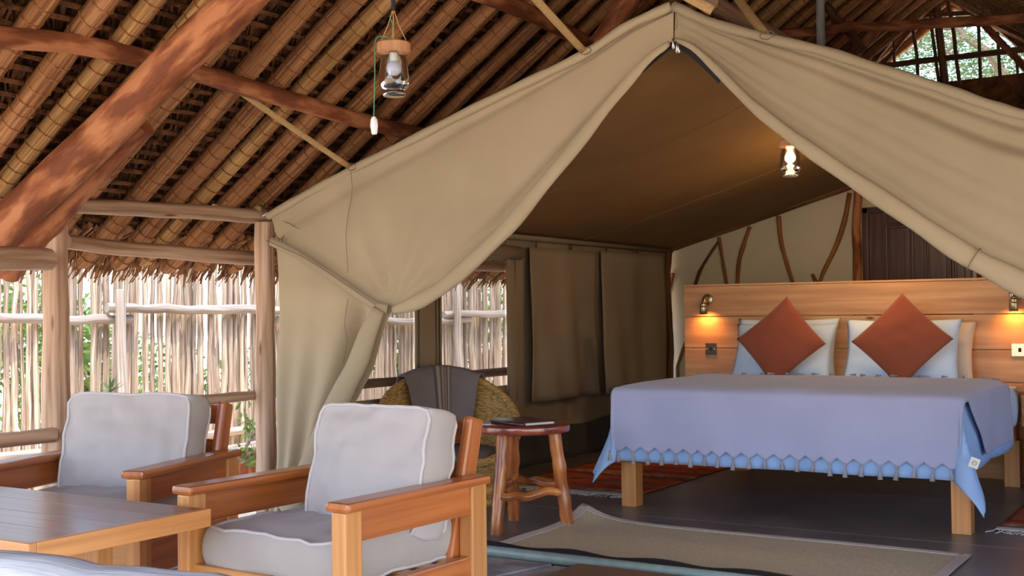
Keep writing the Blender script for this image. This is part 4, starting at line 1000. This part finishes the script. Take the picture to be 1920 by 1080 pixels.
# sconces
def sconce(x, z, label):
    r = empty('wall_light', (x, HB, z), label=label, cat='lamp', group=None)
    A = Matrix.Translation((0, -.008, .02)) @ Matrix.Rotation(pi/2, 4, 'X')
    m = MB(); m.lathe([(0, -.008), (.04, -.008), (.043, -.002), (.04, .006), (.02, .012), (0, .012)], 24); m.v = [A @ v for v in m.v]
    m.build('wall_plate', M['brass'], r, local=True, smooth=True, angle=.6)
    MB().tube(smoothline([V((0, -.02, .02)), V((0, -.05, .035)), V((0, -.078, .015)), V((0, -.085, -.01))], 10), .014, 12).build('arm', M['brass'], r, local=True, smooth=True)
    m = MB(); m.lathe([(.0, -.005), (.018, -.005), (.026, -.012), (.028, -.03), (.026, -.034), (.029, -.038), (.029, -.085), (.026, -.09)], 24, (0, -.085, 0)); m.build('shade', M['brass'], r, local=True, smooth=True, angle=.6)
    m = MB(); m.lathe([(0, -.083), (.025, -.083)], 20, (0, -.085, 0)); m.build('bulb', M['spot_on'], r, local=True)
    l = bpy.data.lights.new('sconce_lamp', 'SPOT'); l.energy = 3.6; l.color = (1, .36, .05); l.spot_size = 2.6; l.spot_blend = .8; l.shadow_soft_size = .02
    lo = bpy.data.objects.new('sconce_lamp', l); COL.objects.link(lo); lo.parent = r; lo.location = (0, -.075, -.094); lo.rotation_euler = (.75, 0, 0)
sconce(-3.465, 1.215, 'brass reading light at the left end of the headboard')
sconce(-1.315, 1.215, 'brass reading light at the right end of the headboard')
def switch(x, z, w, h, mat, label, n):
    r = empty('light_switch', (x, HB, z), label=label, cat='switch')
    MB().box((0, -.004, 0), (w, .008, h)).build('plate', M[mat], r, local=True, bevel=.0025)
    MB().box((0, -.009, 0), (.018, .006, .026)).build('rocker', M['zip'], r, local=True, bevel=.002)
    for s in (-1, 1):
        m = MB(); m.tube([V((s*w*.36, -.006, 0)), V((s*w*.36, -.0105, 0))], .005, 10); m.build('screw', M['brass_plate'], r, local=True, smooth=True, angle=.6)
switch(-3.445, .866, .086, .086, 'black_plate', 'small dark switch plate below the left reading light', 1)
switch(-1.295, .872, .105, .086, 'brass_plate', 'shiny brass switch plate below the right reading light', 1)
ns = empty('nightstand', (-1.02, 8.12, 0), label='small pine bedside shelf unit right of the bed', cat='nightstand')
MB().box((-1.02, 8.13, .635), (.50, .32, .035)).build('top', M['pine'], ns, bevel=.006)
MB().box((-1.02, 8.15, .50), (.46, .26, .2)).build('body', M['board'], ns, bevel=.004)
dr_ = MB().box((-1.02, 8.015, .50), (.42, .02, .16)).build('drawer', M['board'], ns, bevel=.004)
MB().box((-1.02, 8.0, .50), (.05, .016, .016)).build('knob', M['pine'], dr_, bevel=.004)
for s in (-1, 1): MB().box((-1.02+s*.2, 8.15, .2), (.05, .2, .4)).build('leg', M['board'], ns, bevel=.004)

# ------------------------------------------------------------------ rugs
rg = empty('sisal_rug', (-2.15, 5.35, 0), label='beige sisal rug with taupe border lying before the bed', cat='rug')
rx0, rx1, ry0, ry1 = -3.17, -1.13, 4.90, 5.78
def rugz(x, y):
    e = sqrt((x-rx0)**2 + (y-ry1)**2); e2 = abs(x-rx0)
    return .008 + .07*exp(-(e/.16)**1.3) + .012*exp(-(e2/.08)**2) + .003*mnoise.noise(V((x*3, y*3, 0)))
m = MB(); m.grid(lambda i, j: (lambda x, y: V((x, y, rugz(x, y))))(lerp(rx0, rx1, i), lerp(ry0, ry1, j)), 60, 30); m.build('weave', M['sisal'], rg, smooth=True, solid=.006)
for (xa, xb, ya, yb) in ((rx0, rx1, ry1-.05, ry1+.004), (rx0-.004, rx0+.05, ry0, ry1), (rx1-.05, rx1+.004, ry0, ry1)):
    m = MB(); m.grid(lambda i, j: (lambda x, y: V((x, y, rugz(x, y)+.004)))(lerp(xa, xb, i), lerp(ya, yb, j)), 50, 20); m.build('border', M['border'], rg, smooth=True, solid=.003)
def kilim(x0, x1, y0, y1, label):
    r = empty('kilim_rug', ((x0+x1)/2, (y0+y1)/2, 0), label=label, cat='rug')
    m = MB(); m.grid(lambda i, j: V((lerp(x0, x1, i), lerp(y0, y1, j), .007+.002*sin(i*9)*sin(j*14))), 20, 40, x1-x0, y1-y0); m.build('weave', M['kilim'], r, smooth=True, solid=.005)
    for ye, sg in ((y0, -1), (y1, 1)):
        MB().box(((x0+x1)/2, ye-sg*.03, .0115), (x1-x0, .07, .004)).build('end_band', M['fringe_rug'], r)
        fm = MB(); x = x0
        while x < x1:
            fm.tube([V((x, ye, .008)), V((x+U(-.02, .02), ye+sg*.04, .008)), V((x+U(-.04, .04), ye+sg*U(.06, .09), .005))], .003, 4); x += .016
        fm.build('fringe', M['fringe_rug'], r)['kind'] = 'stuff'
kilim(-4.3, -3.27, 6.62, 8.2, 'rust and brown kilim rug between the tent wall and the bed')
kilim(-1.15, -.5, 6.5, 8.0, 'rust kilim rug peeking in at the right edge beside the bed')
dm = MB(); dm.box((-2.15, 4.50, .012), (.9, .36, .024)); o = dm.build('doormat', M['doormat'], bevel=.006); tag(o, 'brown coir doormat outside the tent sill at the bottom edge', 'mat')

# ------------------------------------------------------------------ jar lanterns
def lantern(loc, label, lit, sc=1, cord=.4, pull=False, rope_to=None):
    r = empty('jar_lantern', loc, label=label, cat='lamp')
    m = MB(); m.lathe([(0, 0), (.052, 0), (.056, -.004), (.056, -.03), (.05, -.034), (0, -.034)], 24); m.v = [v*sc for v in m.v]; m.build('lid', M['lidwood'], r, local=True, smooth=True, angle=.6)
    outer = [(.036, -.034), (.04, -.045), (.044, -.06), (.048, -.09), (.051, -.12), (.05, -.14), (.043, -.152), (.036, -.158), (.036, -.163), (.039, -.166), (.039, -.174), (.035, -.178), (.0, -.178)]
    inner = [(rr-.002 if rr > .01 else 0, z+(.003 if rr < .01 or z < -.17 else 0)) for rr, z in reversed(outer)]
    m = MB(); m.lathe(outer + inner, 28); m.v = [v*sc for v in m.v]; m.build('jar', M['glass'], r, local=True, smooth=True)
    m = MB(); m.lathe([(.013, -.034), (.014, -.06), (.016, -.066)], 16); m.v = [v*sc for v in m.v]; m.build('bulb_socket', M['white_cord'], r, local=True, smooth=True)
    m = MB(); m.lathe([(.0, -.060), (.014, -.062), (.022, -.072), (.026, -.085), (.023, -.098), (.013, -.107), (.0, -.11)], 20); m.v = [v*sc for v in m.v]; m.build('bulb', M['bulb_on' if lit else 'bulb_off'], r, local=True, smooth=True)
    if rope_to:
        k = V(rope_to)
        for a in (.4, 2.2, 3.6, 5.3):
            MB().tube([V((cos(a)*.045, sin(a)*.045, 0)), k*.5 + V((cos(a)*.018, sin(a)*.018, 0)), k], .0017, 5).build('string', M['jute'], r, local=True)
        MB().tube([k, k + V((0, 0, cord))], .003, 6).build('rope', M['zip'], r, local=True)
        MB().tube([k+V((0, 0, -.01)), k+V((0, 0, .03))], .007, 8).build('knot', M['zip'], r, local=True)
    else:
        MB().tube([V((0, 0, 0)), V((0, 0, cord))], .0022, 6).build('cord', M['zip'], r, local=True)
    if lit:
        l = bpy.data.lights.new('lantern_lamp', 'POINT'); l.energy = lit; l.color = (1, .62, .28); l.shadow_soft_size = .03
        lo = bpy.data.objects.new('lantern_lamp', l); COL.objects.link(lo); lo.parent = r; lo.location = (0, 0, -.135*sc)
    return r
YL = 3.1; c = P(738, 80, y=YL)
la = lantern(c, 'unlit glass jar lantern with wooden lid hanging from the thatch', 0, rope_to=(0, 0, .115), cord=1.0)
rl = lambda u, v: P(u, v, y=YL-.02) - V(c)
MB().tube(smoothline([rl(731, 30), rl(738, 55), rl(733, 72), rl(718, 68), rl(704, 76), rl(703, 130), rl(701, 220)], 24), .0018, 5).build('pull_cord', M['green_cord'], la, local=True)
a = rl(701, 219); b = rl(702, 252)
MB().tube([a, a.lerp(b, .15), a.lerp(b, .5), a.lerp(b, .9), b], [.005, .011, .013, .010, .008], 8).build('pull_toggle', M['white_cord'], la, local=True, smooth=True, angle=.5)
lantern(P(1481, 263, y=5.6), 'lit jar lantern hanging inside the tent opening', 8, cord=.42)
lantern(P(1628, 312, y=7.9), 'lit jar lantern deep in the tent, mostly hidden by the right flap', 30, cord=.2)

GROUPS = {'armchair': 'armchairs round the coffee table', 'jar_lantern': 'glass jar lanterns', 'pillow': 'pillows on the bed', 'wall_light': 'reading lights on the headboard',
          'light_switch': 'switch plates on the headboard', 'garden_shrub': 'bushes behind the fence', 'kilim_rug': 'kilim rugs beside the bed', 'veranda_rail': 'handrails between the posts',
          'veranda_post': 'posts along the veranda edge', 'principal_rafter': 'big rafter logs', 'roof_purlin': 'purlin logs under the thatch', 'wall_plate': 'beams on the post tops',
          'eave_purlin': 'purlins above the eave fringe', 'roof_brace': 'short roof braces', 'tent_pole': 'poles at the back of the tent'}
for o in COL.objects:
    k = o.name.split('.')[0]
    if o.parent is None and k in GROUPS and 'group' not in o: o['group'] = GROUPS[k]
